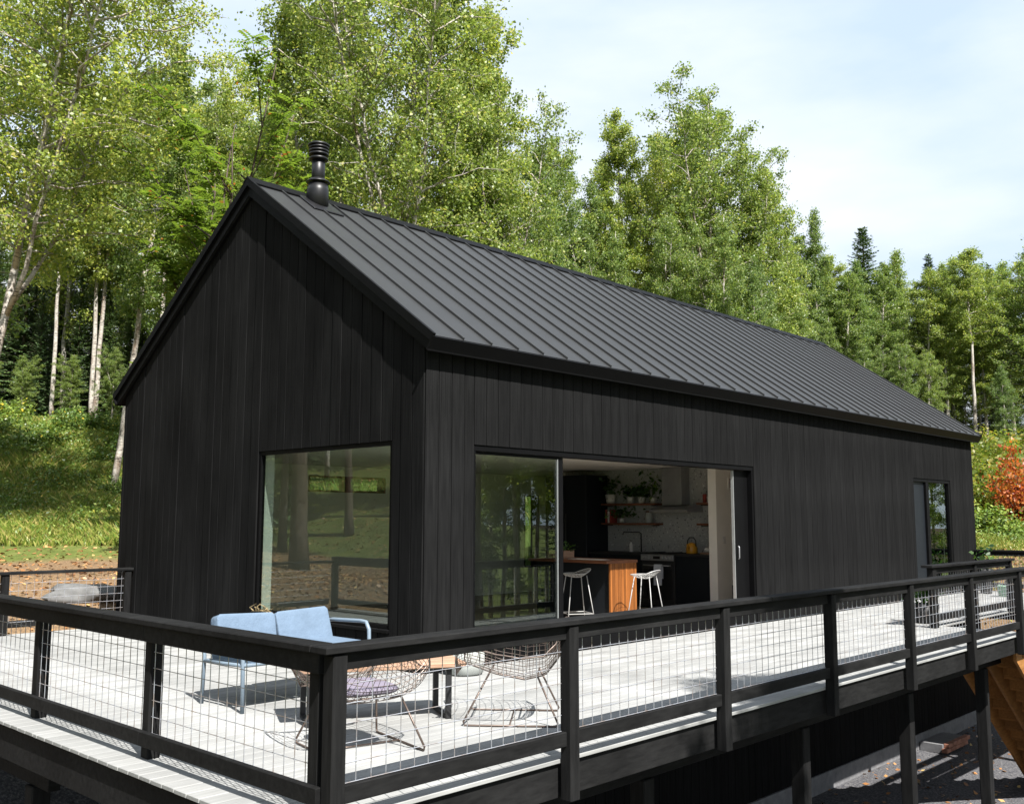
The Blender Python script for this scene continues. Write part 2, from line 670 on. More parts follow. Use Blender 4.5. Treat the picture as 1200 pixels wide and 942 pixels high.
# ------------------------------------------------------------------ house
Wd, Ln = 6.714, 15.843          # gable width (y), long wall (x)
ZE, ZR = 3.30, 5.767            # eave tip, ridge (top of roof)
OE, OG = .20, .105              # overhangs
GZ = -2.69
SL = (ZR - ZE) / (Wd / 2 + OE)  # roof slope
ANG = math.atan(SL)
WY0, WY1, WZ0, WZ1 = .52, 3.045, .383, 2.302      # picture window
DX0, DX1, DZ1 = .684, 6.448, 2.27                 # sliding door
RX0, RX1, RZ1 = 12.503, 14.473, 2.295             # side door
house = thing('house', 'black gabled house with vertical board cladding and standing seam metal roof', 'house', (0, 0, GZ))
HOUSE_OFF = Vector((0, 0, -GZ))


def H(o):
    """parts are modelled in world coordinates; shift into the house frame"""
    if o.parent is house:
        o.location = o.location + HOUSE_OFF
    return o


def roof_z(y):
    return ZR - SL * abs(y - Wd / 2)


ROOF_T = .16       # roof build-up measured vertically


def wall_boxes(mb, plane, lo, hi, d0, d1, holes):
    """wall in plane 'x' (x=const) or 'y'; lo/hi=(a,z) ranges; holes=(a0,a1,z0,z1)"""
    As = sorted({lo[0], hi[0], *[h_[0] for h_ in holes], *[h_[1] for h_ in holes]})
    for a0, a1 in zip(As[:-1], As[1:]):
        am = (a0 + a1) / 2
        cuts = sorted([(h_[2], h_[3]) for h_ in holes if h_[0] < am < h_[1]])
        z = lo[1]
        for c0, c1 in cuts + [(hi[1], hi[1])]:
            if c0 > z + 1e-4:
                if plane == 'y':
                    mb.box((a0, d0, z), (a1, d1, c0))
                else:
                    mb.box((d0, a0, z), (d1, a1, c0))
            z = max(z, c1)
    return mb


front_holes = [(DX0, DX1, 0, DZ1), (RX0, RX1, 0, RZ1)]
gable_holes = [(WY0, WY1, WZ0, WZ1)]
back_holes = [(3.13, 4.80, 1.95, 2.23), (8.5, 8.95, .5, 2.0)]
TOPW = ZE - .055
fwall = H(wall_boxes(MB(), 'y', (.02, -2.45), (Ln - .02, TOPW), .02, .18, front_holes).build('front_wall', M_SHEATH, house))
gwall = wall_boxes(MB(), 'x', (.18, -2.45), (Wd - .02, TOPW), .02, .18, gable_holes)
gwall.poly([(.02, .18, TOPW), (.02, Wd - .18, TOPW), (.02, Wd / 2, roof_z(Wd / 2) - ROOF_T - .02)], (.16, 0, 0))
gwall = H(gwall.build('gable_wall', M_SHEATH, house))
bwall = H(wall_boxes(MB(), 'y', (.18, -2.45), (Ln - .02, TOPW), Wd - .18, Wd - .02, back_holes).build('back_wall', M_SHEATH, house))
ewall = MB().box((Ln - .18, .18, -2.45), (Ln - .02, Wd - .18, TOPW))
ewall.poly([(Ln - .18, .18, TOPW), (Ln - .18, Wd - .18, TOPW), (Ln - .18, Wd / 2, roof_z(Wd / 2) - ROOF_T - .02)], (.16, 0, 0))
ewall = H(ewall.build('end_wall', M_SHEATH, house))
H(MB().box((-.03, -.03, -3.1), (Ln + .03, .25, -2.42)).box((-.03, .25, -3.1), (.25, Wd + .03, -2.42)).build('foundation', M_CONC, house))

# vertical boards, one object each
BW = .18
_bm = {}


def board(name, parent, x0, x1, z0, z1, axis, proud, off):
    """board on the wall y=0 (axis 'y'), x=0 ('x') facing outwards"""
    w_, h_ = round(x1 - x0, 4), round(z1 - z0, 4)
    key = (axis, w_, h_)
    if key not in _bm:
        if axis == 'y':
            _bm[key] = MB().box((.0035, 0, 0), (w_ - .0035, .02, h_), .005).mesh('wall_board', M_SIDING)
        else:
            _bm[key] = MB().box((0, .0035, 0), (.02, w_ - .0035, h_), .005).mesh('wall_board', M_SIDING)
    loc = (x0, off - proud, z0) if axis == 'y' else (off - proud, x0, z0)
    return H(put(name, _bm[key], parent, loc))


def clad_front():
    edges = [0.0]
    while edges[-1] < Ln - 1e-6:
        nx = edges[-1] + BW
        for s_ in (DX0, DX1, RX0, RX1, Ln):
            if edges[-1] < s_ - 1e-6 and s_ < nx + .05:
                nx = s_
        edges.append(nx)
    for a0, a1 in zip(edges[:-1], edges[1:]):
        am = (a0 + a1) / 2
        pr = random.uniform(0, .003)
        hole = [h_ for h_ in front_holes if h_[0] < am < h_[1]]
        if hole:
            board('wall_board', fwall, a0, a1, hole[0][3], TOPW, 'y', pr, 0)
            board('wall_board', fwall, a0, a1, -2.45, -.03, 'y', pr, 0)
        else:
            board('wall_board', fwall, a0, a1, -2.45, TOPW, 'y', pr, 0)


def clad_gable():
    edges = [.02]
    while edges[-1] < Wd - 1e-6:
        nx = edges[-1] + BW
        for s_ in (WY0, WY1, Wd):
            if edges[-1] < s_ - 1e-6 and s_ < nx + .05:
                nx = s_
        edges.append(nx)
    for a0, a1 in zip(edges[:-1], edges[1:]):
        am = (a0 + a1) / 2
        pr = random.choice((0, .002, .004, .009))
        b0, b1 = a0 + .0035, a1 - .0035
        zt0, zt1 = roof_z(b0) - .19, roof_z(b1) - .19
        hole = [h_ for h_ in gable_holes if h_[0] < am < h_[1]]
        spans = [(-2.45, hole[0][2]), (hole[0][3], None)] if hole else [(-2.45, None)]
        for z0, z1 in spans:
            if z1 is not None:
                board('wall_board', gwall, a0, a1, z0, z1, 'x', pr, 0)
                continue
            mb = MB()
            pts = [(-pr + .004, b0, z0), (-pr + .004, b1, z0), (-pr + .004, b1, zt1)]
            if b0 < Wd / 2 < b1:
                pts.append((-pr + .004, Wd / 2, roof_z(Wd / 2) - .19))
            pts.append((-pr + .004, b0, zt0))
            mb.poly(pts, (.016, 0, 0))
            # raised face with eased edges
            i_ = .004
            p2 = [(-pr, b0 + i_, z0 + i_), (-pr, b1 - i_, z0 + i_), (-pr, b1 - i_, zt1 - i_)]
            if b0 < Wd / 2 < b1:
                p2.append((-pr, Wd / 2, roof_z(Wd / 2) - .19 - i_))
            p2.append((-pr, b0 + i_, zt0 - i_))
            n_ = len(p2)
            o = len(mb.v)
            mb.v.extend([Vector(p) for p in p2])
            mb.f[0] = tuple(range(o, o + n_))
            for k in range(n_):
                mb.f.append((k, (k + 1) % n_, o + (k + 1) % n_, o + k))
            H(mb.build('wall_board', M_SIDING, gwall))


clad_front()
clad_gable()

# roof
roof = MB()
uy, uz = math.cos(ANG), math.sin(ANG)
T_ = .15   # slab thickness perpendicular to the slope
for sgn in (-1, 1):
    y_e = Wd / 2 + sgn * (Wd / 2 + OE - .012)
    inn = (-sgn * uz * T_, -uz * 0)
    top_e = Vector((0, y_e, roof_z(y_e) - .012))
    top_r = Vector((0, Wd / 2, ZR - .012))
    nrm = Vector((0, sgn * uz, uy))
    prof = [top_e, top_r, top_r - Vector((0, 0, T_ / uy)), top_e - nrm * T_]
    roof.poly([p + Vector((-OG + .03, 0, 0)) for p in prof], (Ln + 2 * OG - .06, 0, 0))
roof = H(roof.build('roof', M_TRIM, house))


def roof_panels():
    npan = 39
    x0, x1 = -OG + .035, Ln + OG - .035
    pw = (x1 - x0) / npan
    slope_len = (Wd / 2 + OE) / uy
    for sgn in (-1, 1):
        pm = MB()
        pm.box((.004, 0, 0), (pw - .004, slope_len - .02, .010), .002)
        pm.box((-.009, .0, .0), (.009, slope_len - .03, .036), .003)
        me = pm.mesh('roof_panel', M_ROOF)
        for k in range(npan):
            o = H(put('roof_panel', me, roof, (x0 + k * pw, Wd / 2, ZR - .008)))
            # local +y runs down the slope
            yv = Vector((0, sgn * uy, -uz))
            zv = Vector((0, sgn * uz, uy))
            xv = yv.cross(zv)
            if sgn < 0:
                pass
            mt = Matrix((xv, yv, zv)).transposed()
            o.rotation_euler = mt.to_euler()
            if xv.x < 0:
                o.location.x += pw
    # ridge cap
    rc = MB()
    rc.poly([(-OG - .004, Wd / 2 - .13, ZR - .13 * SL + .034), (-OG - .004, Wd / 2, ZR + .052), (-OG - .004, Wd / 2 + .13, ZR - .13 * SL + .034),
             (-OG - .004, Wd / 2 + .13, ZR - .13 * SL + .022), (-OG - .004, Wd / 2, ZR + .038), (-OG - .004, Wd / 2 - .13, ZR - .13 * SL + .022)], (Ln + 2 * OG + .008, 0, 0))
    H(rc.build('ridge_cap', M_TRIM, roof))
    # rake trim (metal drip) and rake board at both gables, square cut eave fascia
    for xg, sx in ((-OG, 1), (Ln + OG, -1)):
        for sgn in (-1, 1):
            y_e = Wd / 2 + sgn * (Wd / 2 + OE)
            d = Vector((0, sgn * uy, -uz))
            n_ = Vector((0, sgn * uz, uy))
            A = Vector((xg, Wd / 2, ZR))
            E_ = Vector((xg, y_e, ZE))
            up = n_ * .03
            lowv = n_ * -.055
            mb = MB()
            mb.poly([A + Vector((0, 0, .03 / uy)), E_ + up, E_ + lowv, A - Vector((0, 0, .055 / uy))], (.035 * sx, 0, 0))
            H(mb.build('rake_trim', M_TRIM, roof))
            mb = MB()
            o_ = Vector((.035 * sx, 0, 0))
            mb.poly([A + o_ - Vector((0, 0, .06 / uy)), E_ + o_ - n_ * .06 - d * .02, E_ + o_ - n_ * .16 - d * .02, A + o_ - Vector((0, 0, .16 / uy))], (.03 * sx, 0, 0))
            H(mb.build('rake_board', M_BLACKWOOD, roof))
    for sgn in (-1, 1):
        y_e = Wd / 2 + sgn * (Wd / 2 + OE)
        d = Vector((0, sgn * uy, -uz))
        n_ = Vector((0, sgn * uz, uy))
        E_ = Vector((-OG + .002, y_e, ZE))
        mb = MB()
        mb.poly([E_ - n_ * .001 - d * .011, E_ + d * .012 - n_ * .001, E_ + d * .012 - n_ * .14, E_ + d * .02 - n_ * .155, E_ - d * .011 - n_ * .155], (Ln + 2 * OG - .004, 0, 0))
        H(mb.build('eave_fascia', M_TRIM, roof))


roof_panels()

# flue pipe through the roof
flue = put('flue', None, house, HOUSE_OFF)
FX, FY = .84, 3.17
fz = roof_z(FY)
mb = MB()
mb.lathe([(.145, -.12), (.145, .17), (.128, .27), (.122, .27)], (FX, FY, fz), 28)
H_ = mb.build('flashing_cone', M_FLUE, flue, True)
mb = MB()
yv = Vector((0, -uy, -uz))
zv = Vector((0, -uz, uy))
fm = Matrix((Vector((1, 0, 0)), -yv, zv)).transposed().to_4x4()
fm.translation = Vector((FX, FY, fz))
mb.box((-.24, -.33, .006), (.24, .16, .03), .01, fm)
mb.build('flashing_plate', M_FLUE, flue)
MB().lathe([(.088, .2), (.088, .68), (.086, .68)], (FX, FY, fz), 28).build('pipe', M_FLUE, flue, True)
MB().lathe([(.09, .325), (.155, .285), (.158, .29), (.155, .30), (.09, .345)], (FX, FY, fz), 28).build('storm_collar', M_FLUE, flue, True)
mb = MB()
mb.lathe([(.088, .59), (.125, .60), (.128, .62), (.09, .65)], (FX, FY, fz), 28)
for k in range(3):
    z_ = .66 + k * .045
    mb.lathe([(.10, z_), (.132, z_ + .004), (.132, z_ + .026), (.10, z_ + .03)], (FX, FY, fz), 28)
mb.lathe([(.09, .65), (.09, .79)], (FX, FY, fz), 20)
mb.lathe([(.14, .79), (.145, .795), (.145, .81), (.125, .825), (.02, .832)], (FX, FY, fz), 28)
mb.build('cap', M_FLUE, flue, True)

# picture window
win = put('picture_window', None, house, HOUSE_OFF)
fr_ = MB()
fw_ = .045
fr_.box((.012, WY0, WZ0), (.075, WY0 + fw_, WZ1), .004).box((.012, WY1 - fw_, WZ0), (.075, WY1, WZ1), .004)
fr_.box((.0125, WY0 + fw_, WZ0), (.075, WY1 - fw_, WZ0 + fw_), .004).box((.0125, WY0 + fw_, WZ1 - fw_), (.075, WY1 - fw_, WZ1), .004)
fr_.build('frame', M_TRIM, win)
MB().box((.04, WY0 + .04, WZ0 + .04), (.046, WY1 - .04, WZ1 - .04)).build('pane', M_GLASS, win)
jb = MB()
jb.box((.076, WY0 + .002, WZ0 + .014), (.215, WY0 + .02, WZ1 - .014)).box((.076, WY1 - .02, WZ0 + .014), (.215, WY1 - .002, WZ1 - .014))
jb.box((.076, WY0 + .002, WZ0 + .002), (.23, WY1 - .002, WZ0 + .0135)).box((.076, WY0 + .002, WZ1 - .0135), (.215, WY1 - .002, WZ1 - .002))
jb.build('jamb', M_WHITE, win)
MB().box((-.03, WY0 - .01, WZ0 - .035), (.011, WY1 + .01, WZ0 - .004), .004).build('sill', M_TRIM, win)

# sliding door
sl = put('sliding_door', None, house, HOUSE_OFF)
fr_ = MB()
fr_.box((DX0, .012, DZ1 - .06), (DX1, .16, DZ1 - .002), .004).box((DX0 + .002, .0125, .0), (DX0 + .035, .16, DZ1 - .061), .004)
fr_.box((DX1 - .04, .0125, 0), (DX1 - .002, .16, DZ1 - .061), .004).box((DX0 + .036, .0125, .0), (DX1 - .041, .16, .03), .004)
fr_.box((DX0 + .036, -.012, -.02), (DX1 - .041, .012, .15), .004)
fr_.build('frame', M_TRIM, sl)
g1 = MB()
X1 = 2.16
g1.box((DX0 + .04, .04, .035), (DX0 + .06, .08, DZ1 - .065), .003).box((X1 - .075, .04, .035), (X1, .08, DZ1 - .065), .003)
g1.box((DX0 + .061, .0405, .035), (X1 - .076, .08, .06), .003).box((DX0 + .061, .0405, DZ1 - .09), (X1 - .076, .08, DZ1 - .065), .003)
g1 = g1.build('sash', M_TRIM, sl)
MB().box((DX0 + .055, .055, .055), (X1 - .07, .061, DZ1 - .085)).build('pane', M_GLASS, sl)
MB().box((X1 - .100, .036, .06), (X1 - .092, .054, DZ1 - .09), .001).build('edge_strip', M_ALU, sl)
# stacked panels on the far side
sp = MB()
sp.box((6.02, .09, .035), (6.40, .13, DZ1 - .065), .003)
sp = sp.build('stacked_panel', M_TRIM, sl)
MB().box((6.009, .088, .035), (6.0195, .132, DZ1 - .065), .001).build('edge_strip', M_ALU, sl)
MB().tube([(6.06, .06, .93), (6.06, .045, .95), (6.06, .045, 1.1), (6.06, .06, 1.12)], .009, 8).build('handle', M_STEEL, sl, True)

# side door
sdr = put('side_door', None, house, HOUSE_OFF)
fr_ = MB()
fr_.box((RX0, .012, RZ1 - .06), (RX1, .12, RZ1 - .002), .004).box((RX0 + .002, .0125, 0), (RX0 + .04, .12, RZ1 - .061), .004)
fr_.box((RX1 - .09, .0125, 0), (RX1 - .002, .12, RZ1 - .061), .004).box((RX0 + .66, .0125, 0), (RX0 + .8, .12, RZ1 - .061), .004)
fr_.box((RX0 + .041, .0125, 0), (RX0 + .659, .12, .06), .004).box((RX0 + .801, .0125, 0), (RX1 - .091, .12, .12), .004)
fr_.build('frame', M_TRIM, sdr)
MB().box((RX0 + .045, .06, .062), (RX0 + .655, .1, RZ1 - .065)).build('panel', M_CAB, sdr)
MB().box((RX0 + .80, .055, .118), (RX1 - .09, .061, RZ1 - .062)).build('pane', M_GLASS, sdr)

# back windows
for i, (x0, x1, z0, z1) in enumerate(back_holes):
    bwn = put('transom_window' if i == 0 else 'slot_window', None, house, HOUSE_OFF)
    f2 = MB()
    t2 = .035
    y0, y1 = Wd - .2, Wd - .0
    f2.box((x0, y0, z0), (x0 + t2, y1, z1)).box((x1 - t2, y0, z0), (x1, y1, z1)).box((x0 + t2, y0, z0), (x1 - t2, y1, z0 + t2)).box((x0 + t2, y0, z1 - t2), (x1 - t2, y1, z1))
    if i == 0:
        f2.box(((x0 + x1) / 2 - .05, y0 + .001, z0 + t2), ((x0 + x1) / 2 + .05, y1 - .001, z1 - t2))
    f2.build('frame', M_SHELF if i == 0 else M_TRIM, bwn)
    MB().box((x0 + .02, Wd - .08, z0 + .02), (x1 - .02, Wd - .075, z1 - .02)).build('pane', M_GLASS, bwn)

# interior shell
CZ = 2.40
H(MB().box((.2, .2, -.2), (Ln - .2, Wd - .2, -.004)).build('interior_floor', M_FLOOR, house))
H(MB().box((.2, .2, CZ), (Ln - .2, Wd - .2, CZ + .1)).build('ceiling', M_CEIL, house))
dw = MB()
wall_boxes(dw, 'y', (.2, 0), (Ln - .2, CZ - .002), .182, .2, front_holes)
wall_boxes(dw, 'x', (.202, 0), (Wd - .202, CZ - .002), .182, .2, gable_holes)
wall_boxes(dw, 'y', (.2, 0), (Ln - .2, CZ - .002), Wd - .2, Wd - .182, back_holes)
H(dw.build('drywall', M_WHITE, house))
pt = MB()
pt.box((8.06, 1.27, 0), (8.18, 5.3, CZ - .001))            # kitchen back wall
pt.box((7.42, 1.25, 0), (10.6, 1.40, CZ - .0015))          # wing wall at the end of the counter
pt.box((10.5, .21, 0), (10.6, 1.249, CZ - .001))
part = H(pt.build('partition_wall', M_WHITE, house))
MB().box((8.045, 1.41, .92), (8.059, 5.0, CZ - .003)).build('backsplash', M_TERRAZZO, part)
vent = MB()
vent.box((7.78, 1.235, 2.0), (8.06, 1.249, 2.2), .003)
vent.build('vent_plate', M_WHITE, part)
vs2 = MB()
for k in range(7):
    vs2.box((7.82, 1.228, 2.03 + k * .021), (8.02, 1.234, 2.043 + k * .021))
vs2.build('vent_grille', M_SHELF, part)
MB().box((7.85, 1.24, .12), (8.2, 1.249, .42)).build('floor_vent', M_BLACKMETAL, part)
MB().box((7.6, 1.242, 1.1), (7.68, 1.249, 1.22)).build('light_switch', M_POT, part)
H(MB().box((5.3, 1.1, CZ - .012), (5.6, 1.35, CZ - .001)).build('ceiling_vent', M_STEEL, house))

# ------------------------------------------------------------------ deck
XL, XR, YF, YB = -3.63, 15.85, -3.15, 6.32
XI = -3.447                      # first face mounted post
PS = 1.83
YP = -3.236                      # outer face of the front posts
FB = -.243                       # bottom of the fascia
deck = thing('deck', 'raised timber deck of pale grey boards wrapped round the black house', 'deck', (0, 0, GZ))
DOFF = Vector((0, 0, -GZ))
HX0, HX1, HY0, HY1 = 8.0, 11.6, -3.06, -2.12    # stair opening
DBW = .14
_dm = {}


def deck_board(x0, x1, y0, w_):
    key = (round(x1 - x0, 3), round(w_, 4))
    if key not in _dm:
        _dm[key] = MB().box((.0015, .0032, -.025), (key[0] - .0015, key[1] - .0032, 0), .003).mesh('deck_board', M_DECK)
    o = put('deck_board', _dm[key], deck, (x0, y0, -GZ + random.uniform(-.001, .001)))
    return o


y = YF
row = 0
while y < YB - .05:
    w_ = min(DBW, YB - y)
    if y < -.01 and y + w_ > -.004:
        w_ = -.004 - y
    if y + w_ <= .001:
        joints = [XL, *[j + (row % 3) * 1.22 for j in (-.4, 4.48, 9.36)], XR]
    else:
        joints = [XL, -.012] if row % 2 else [XL, -1.2 - .6 * (row % 3), -.012]
    spans = list(zip(joints[:-1], joints[1:]))
    if y + w_ > HY0 and y < HY1:
        cut = []
        for (p, q) in spans:
            if q <= HX0 or p >= HX1:
                cut.append((p, q))
            else:
                if p < HX0 - .05:
                    cut.append((p, HX0))
                if q > HX1 + .05:
                    cut.append((HX1, q))
        spans = cut
    for (p, q) in spans:
        deck_board(p, q, y, w_)
    y += w_ if not (-.01 < y + w_ < .001) else w_ + .006
    row += 1


def dpart(mb, name, mat, parent=None):
    o = mb.build(name, mat, parent or deck)
    if parent is None:
        o.location = DOFF
    return o


# rim boards, beams, joists, posts under the deck
dpart(MB().box((XL + .03, YF + .03, FB), (XR - .03, YF + .068, -.026), .004), 'fascia', M_BLACKWOOD)
dpart(MB().box((XL + .03, YF + .069, FB - .03), (XL + .068, YB - .03, -.026), .004), 'fascia', M_BLACKWOOD)
dpart(MB().box((XL + .069, YB - .068, FB), (-.03, YB - .03, -.026), .004), 'fascia', M_BLACKWOOD)
dpart(MB().box((XR - .068, YF + .069, FB), (XR - .03, -.03, -.026), .004), 'fascia', M_BLACKWOOD)
dpart(MB().box((XL + .2, -2.645, FB - .26), (XR - .2, -2.555, FB - .001), .004), 'beam', M_BLACKWOOD)
dpart(MB().box((XL + .25, .3, FB - .26), (XL + .34, YB - .2, FB - .001), .004), 'beam', M_BLACKWOOD)
jm = MB().box((-.019, YF + .07, FB + .001), (.019, -.03, -.027)).mesh('joist', M_BLACKWOOD)
x = XL + .6
while x < XR - .3:
    if not HX0 - .1 < x < HX1 + .1:
        put('joist', jm, deck, (x, 0, -GZ))
    x += .61
jm2 = MB().box((XL + .07, -.019, FB + .001), (-.04, .019, -.027)).mesh('joist', M_BLACKWOOD)
y = .5
while y < YB - .2:
    put('joist', jm2, deck, (0, y, -GZ))
    y += .61
sm = MB().box((-.07, -.07, -2.46), (.07, .07, FB - .262), .008).mesh('support_post', M_BLACKPOST)
for (px_, py_) in [(x_, -2.6) for x_ in (-2.6, 0, 2.6, 5.2, 7.8, 12.2, 15.0)] + [(XL + .295, y_) for y_ in (.6, 3.2)]:
    g_ = tz(px_, py_)
    h_ = MB().box((-.07, -.07, g_ - .03), (.07, .07, FB - .262), .008).build('support_post', M_BLACKPOST, deck)
    h_.location = (px_, py_, -GZ)
    MB().lathe([(.16, g_ - .2), (.16, g_ + .04), (.13, g_ + .05)], (0, 0, 0), 16).build('footing', M_CONC, h_)

# ------------------------------------------------------------------ railings
CAPZ0, CAPZ1 = .829, .867
RAILH = .089


def wire_panel(parent, p, q, z0, z1, up=.1):
    """welded wire grid between two points at z0..z1"""
    p, q = Vector(p), Vector(q)
    d = q - p
    L = d.length
    n_ = max(2, round(L / .1016))
    mb = MB()
    for k in range(n_ + 1):
        c_ = p + d * ((k + .3) / (n_ + .6))
        mb.tube([(c_.x, c_.y, z0), (c_.x, c_.y, z1)], .0026, 5)
    nz_ = max(2, int((z1 - z0) / up))
    off = d.normalized().cross(Vector((0, 0, 1))) * .005
    for k in range(nz_ + 1):
        z_ = z0 + .012 + k * (z1 - z0 - .024) / nz_
        mb.tube([(p.x + off.x, p.y + off.y, z_), (q.x + off.x, q.y + off.y, z_)], .0026, 5)
    return mb.build('wire_mesh', M_GALV, parent)


# front run, posts outside the fascia
fr = thing('deck_railing', 'black timber railing with wire mesh along the front edge of the deck', 'railing', (XI, YP, 0), group='deck railings')
FOFF = Vector((-XI, -YP, 0))


def rp(o, off=FOFF):
    o.location = o.location + off
    return o


NB = 10
pm = MB().box((0, 0, FB), (.089, .089, CAPZ0 - .001), .006).mesh('post', M_BLACKPOST)
for k in range(NB + 1):
    rp(put('post', pm, fr, (XI + k * PS + random.uniform(-.006, .006), YP + random.uniform(-.003, .002), random.uniform(-.008, 0)))).rotation_euler = (random.uniform(-.003, .003), random.uniform(-.003, .003), random.uniform(-.012, .012))
for k in range(NB):
    xa, xb = XI + k * PS + .0895, XI + (k + 1) * PS - .0005
    rp(MB().box((xa, YP + .03, CAPZ0 - RAILH), (xb, YP + .068, CAPZ0 - .001), .004).build('top_rail', M_BLACKWOOD, fr))
    rp(MB().box((xa, YP + .03, .085), (xb, YP + .068, .085 + RAILH), .004).build('bottom_rail', M_BLACKWOOD, fr))
    rp(wire_panel(fr, (xa, YP + .082, 0), (xb, YP + .082, 0), .16, CAPZ0 - RAILH + .03))
for xa, xb in ((XI - .05, XI + 2.4 * PS), (XI + 2.4 * PS + .003, XI + 5.5 * PS), (XI + 5.5 * PS + .003, XI + NB * PS + .1)):
    rp(MB().box((xa, YP - .015, CAPZ0), (xb, YP + .125, CAPZ1), .006).build('cap_rail', M_BLACKWOOD, fr))

# left run, posts on the deck, rails outside
XC = XI + .02
lr = thing('deck_railing', 'black timber railing with wire mesh along the gable end edge, running to the near corner', 'railing', (XC, 1.5, 0), group='deck railings')
LOFF = Vector((-XC, -1.5, 0))
pm = MB().box((0, 0, .001), (.089, .089, CAPZ0 - .001), .006).mesh('post', M_BLACKPOST)
ys = [YP + .14, YP + .14 + 1.80, YP + .14 + 3.60, YP + .14 + 5.40, YP + .14 + 7.20, 6.12]
for y_ in ys:
    rp(put('post', pm, lr, (XC, y_, 0)), LOFF)
for y0, y1 in zip(ys[:-1], ys[1:]):
    rp(wire_panel(lr, (XC + .012, y0 + .09, 0), (XC + .012, y1 - .001, 0), .15, CAPZ0 - RAILH + .03), LOFF)
for y0, y1 in ((YP + .092, ys[1] + .044), (ys[1] + .046, ys[3] + .044), (ys[3] + .046, 6.2)):
    rp(MB().box((XC - .040, y0, CAPZ0 - RAILH - .015), (XC - .002, y1, CAPZ0 - .001), .004).build('top_rail', M_BLACKWOOD, lr), LOFF)
    rp(MB().box((XC - .040, y0, .085), (XC - .002, y1, .085 + RAILH), .004).build('bottom_rail', M_BLACKWOOD, lr), LOFF)
rp(MB().box((XC - .07, YP + .127, CAPZ0), (XC + .075, 6.25, CAPZ1), .006).build('cap_rail', M_BLACKWOOD, lr), LOFF)

# run at the back of the gable deck
br = thing('deck_railing', 'short black railing behind the gable deck, meeting the far corner of the house', 'railing', (-1.7, 6.2, 0), group='deck railings')
BOFF = Vector((1.7, -6.2, 0))
dz = -.06
for x_ in (-1.75, -.13):
    rp(put('post', MB().box((0, 0, .001), (.089, .089, CAPZ0 + dz - .001), .006).mesh('post', M_BLACKPOST), br, (x_, 6.16, 0)), BOFF)
rp(MB().box((XC + .08, 6.14, CAPZ0 + dz), (-.02, 6.27, CAPZ1 + dz), .006).build('cap_rail', M_BLACKWOOD, br), BOFF)
rp(MB().box((XC + .09, 6.25, .085), (-.02, 6.288, .085 + RAILH), .004).build('bottom_rail', M_BLACKWOOD, br), BOFF)
rp(wire_panel(br, (XC + .09, 6.2, 0), (-1.755, 6.2, 0), .15, CAPZ0 + dz), BOFF)
rp(wire_panel(br, (-1.66, 6.2, 0), (-.135, 6.2, 0), .15, CAPZ0 + dz), BOFF)

# guard beside the stair opening
gr = thing('deck_railing', 'inner black guard rail beside the stair opening, near the side door', 'railing', (7.6, -2.06, 0), group='deck railings')
GOFF = Vector((-7.6, 2.06, 0))
for x_ in (7.6, 9.3, 11.0):
    rp(put('post', MB().box((0, 0, .001), (.14 if x_ == 7.6 else .089, .089, CAPZ0 - .001), .006).mesh('post', M_BLACKPOST), gr, (x_, -2.1, 0)), GOFF)
for xa, xb in ((7.741, 9.299), (9.39, 10.999)):
    rp(MB().box((xa, -2.075, CAPZ0 - RAILH), (xb, -2.037, CAPZ0 - .001), .004).build('top_rail', M_BLACKWOOD, gr), GOFF)
    rp(MB().box((xa, -2.075, .085), (xb, -2.037, .085 + RAILH), .004).build('bottom_rail', M_BLACKWOOD, gr), GOFF)
    rp(wire_panel(gr, (xa, -2.03, 0), (xb, -2.03, 0), .16, CAPZ0 - RAILH + .03), GOFF)
rp(MB().box((7.5, -2.13, CAPZ0), (11.15, -1.97, CAPZ1), .006).build('cap_rail', M_BLACKWOOD, gr), GOFF)

# run at the far end of the deck
er = thing('deck_railing', 'black end railing at the far corner of the house against the meadow', 'railing', (15.7, -1.5, 0), group='deck railings')
EOFF = Vector((-15.7, 1.5, 0))
for y_ in (-3.1, -1.6, -.12):
    rp(put('post', pm, er, (15.66, y_, 0)), EOFF)
rp(MB().box((15.63, -3.1, CAPZ0), (15.78, -.01, CAPZ1), .006).build('cap_rail', M_BLACKWOOD, er), EOFF)
rp(MB().box((15.752, -3.1, CAPZ0 - RAILH), (15.79, -.02, CAPZ0 - .001), .004).build('top_rail', M_BLACKWOOD, er), EOFF)
rp(MB().box((15.752, -3.1, .085), (15.79, -.02, .085 + RAILH), .004).build('bottom_rail', M_BLACKWOOD, er), EOFF)
rp(wire_panel(er, (15.74, -3.0, 0), (15.74, -1.61, 0), .16, .77), EOFF)
rp(wire_panel(er, (15.74, -1.5, 0), (15.74, -.13, 0), .16, .77), EOFF)

# stairs going down
st = thing('stair', 'amber timber stair going down from the deck to the gravel', 'stairs', (8.0, -2.6, GZ))
SOFF = Vector((-7.72, 2.6, -GZ))
n_ = 14
rise, run = 2.66 / n_, .25
for y_ in (-2.16, -2.57, -2.98):
    mb = MB()
    p0 = Vector((7.72, y_ - .019, -.03))
    p1 = Vector((7.72 + run * (n_ - .3), y_ - .019, -.03 - rise * (n_ - .3)))
    mb.poly([p0, p1, p1 + Vector((-.12, 0, -.22)), p0 + Vector((0, 0, -.36))], (0, .038, 0))
    rp(mb.build('stringer', M_STAIRWOOD, st), SOFF)
tm = MB().box((0, -3.02, -.038), (.27, -2.12, 0), .004).mesh('tread', M_STAIRWOOD)
rm_ = MB().box((.24, -2.999, -rise + .001), (.262, -2.141, -.039)).mesh('riser', M_STAIRWOOD)
for k in range(n_ - 1):
    rp(put('tread', tm, st, (7.73 + k * run, 0, -rise * (k + 1) + .045)), SOFF)
    rp(put('riser', rm_, st, (7.73 + k * run, 0, -rise * (k + 1) + .045)), SOFF)

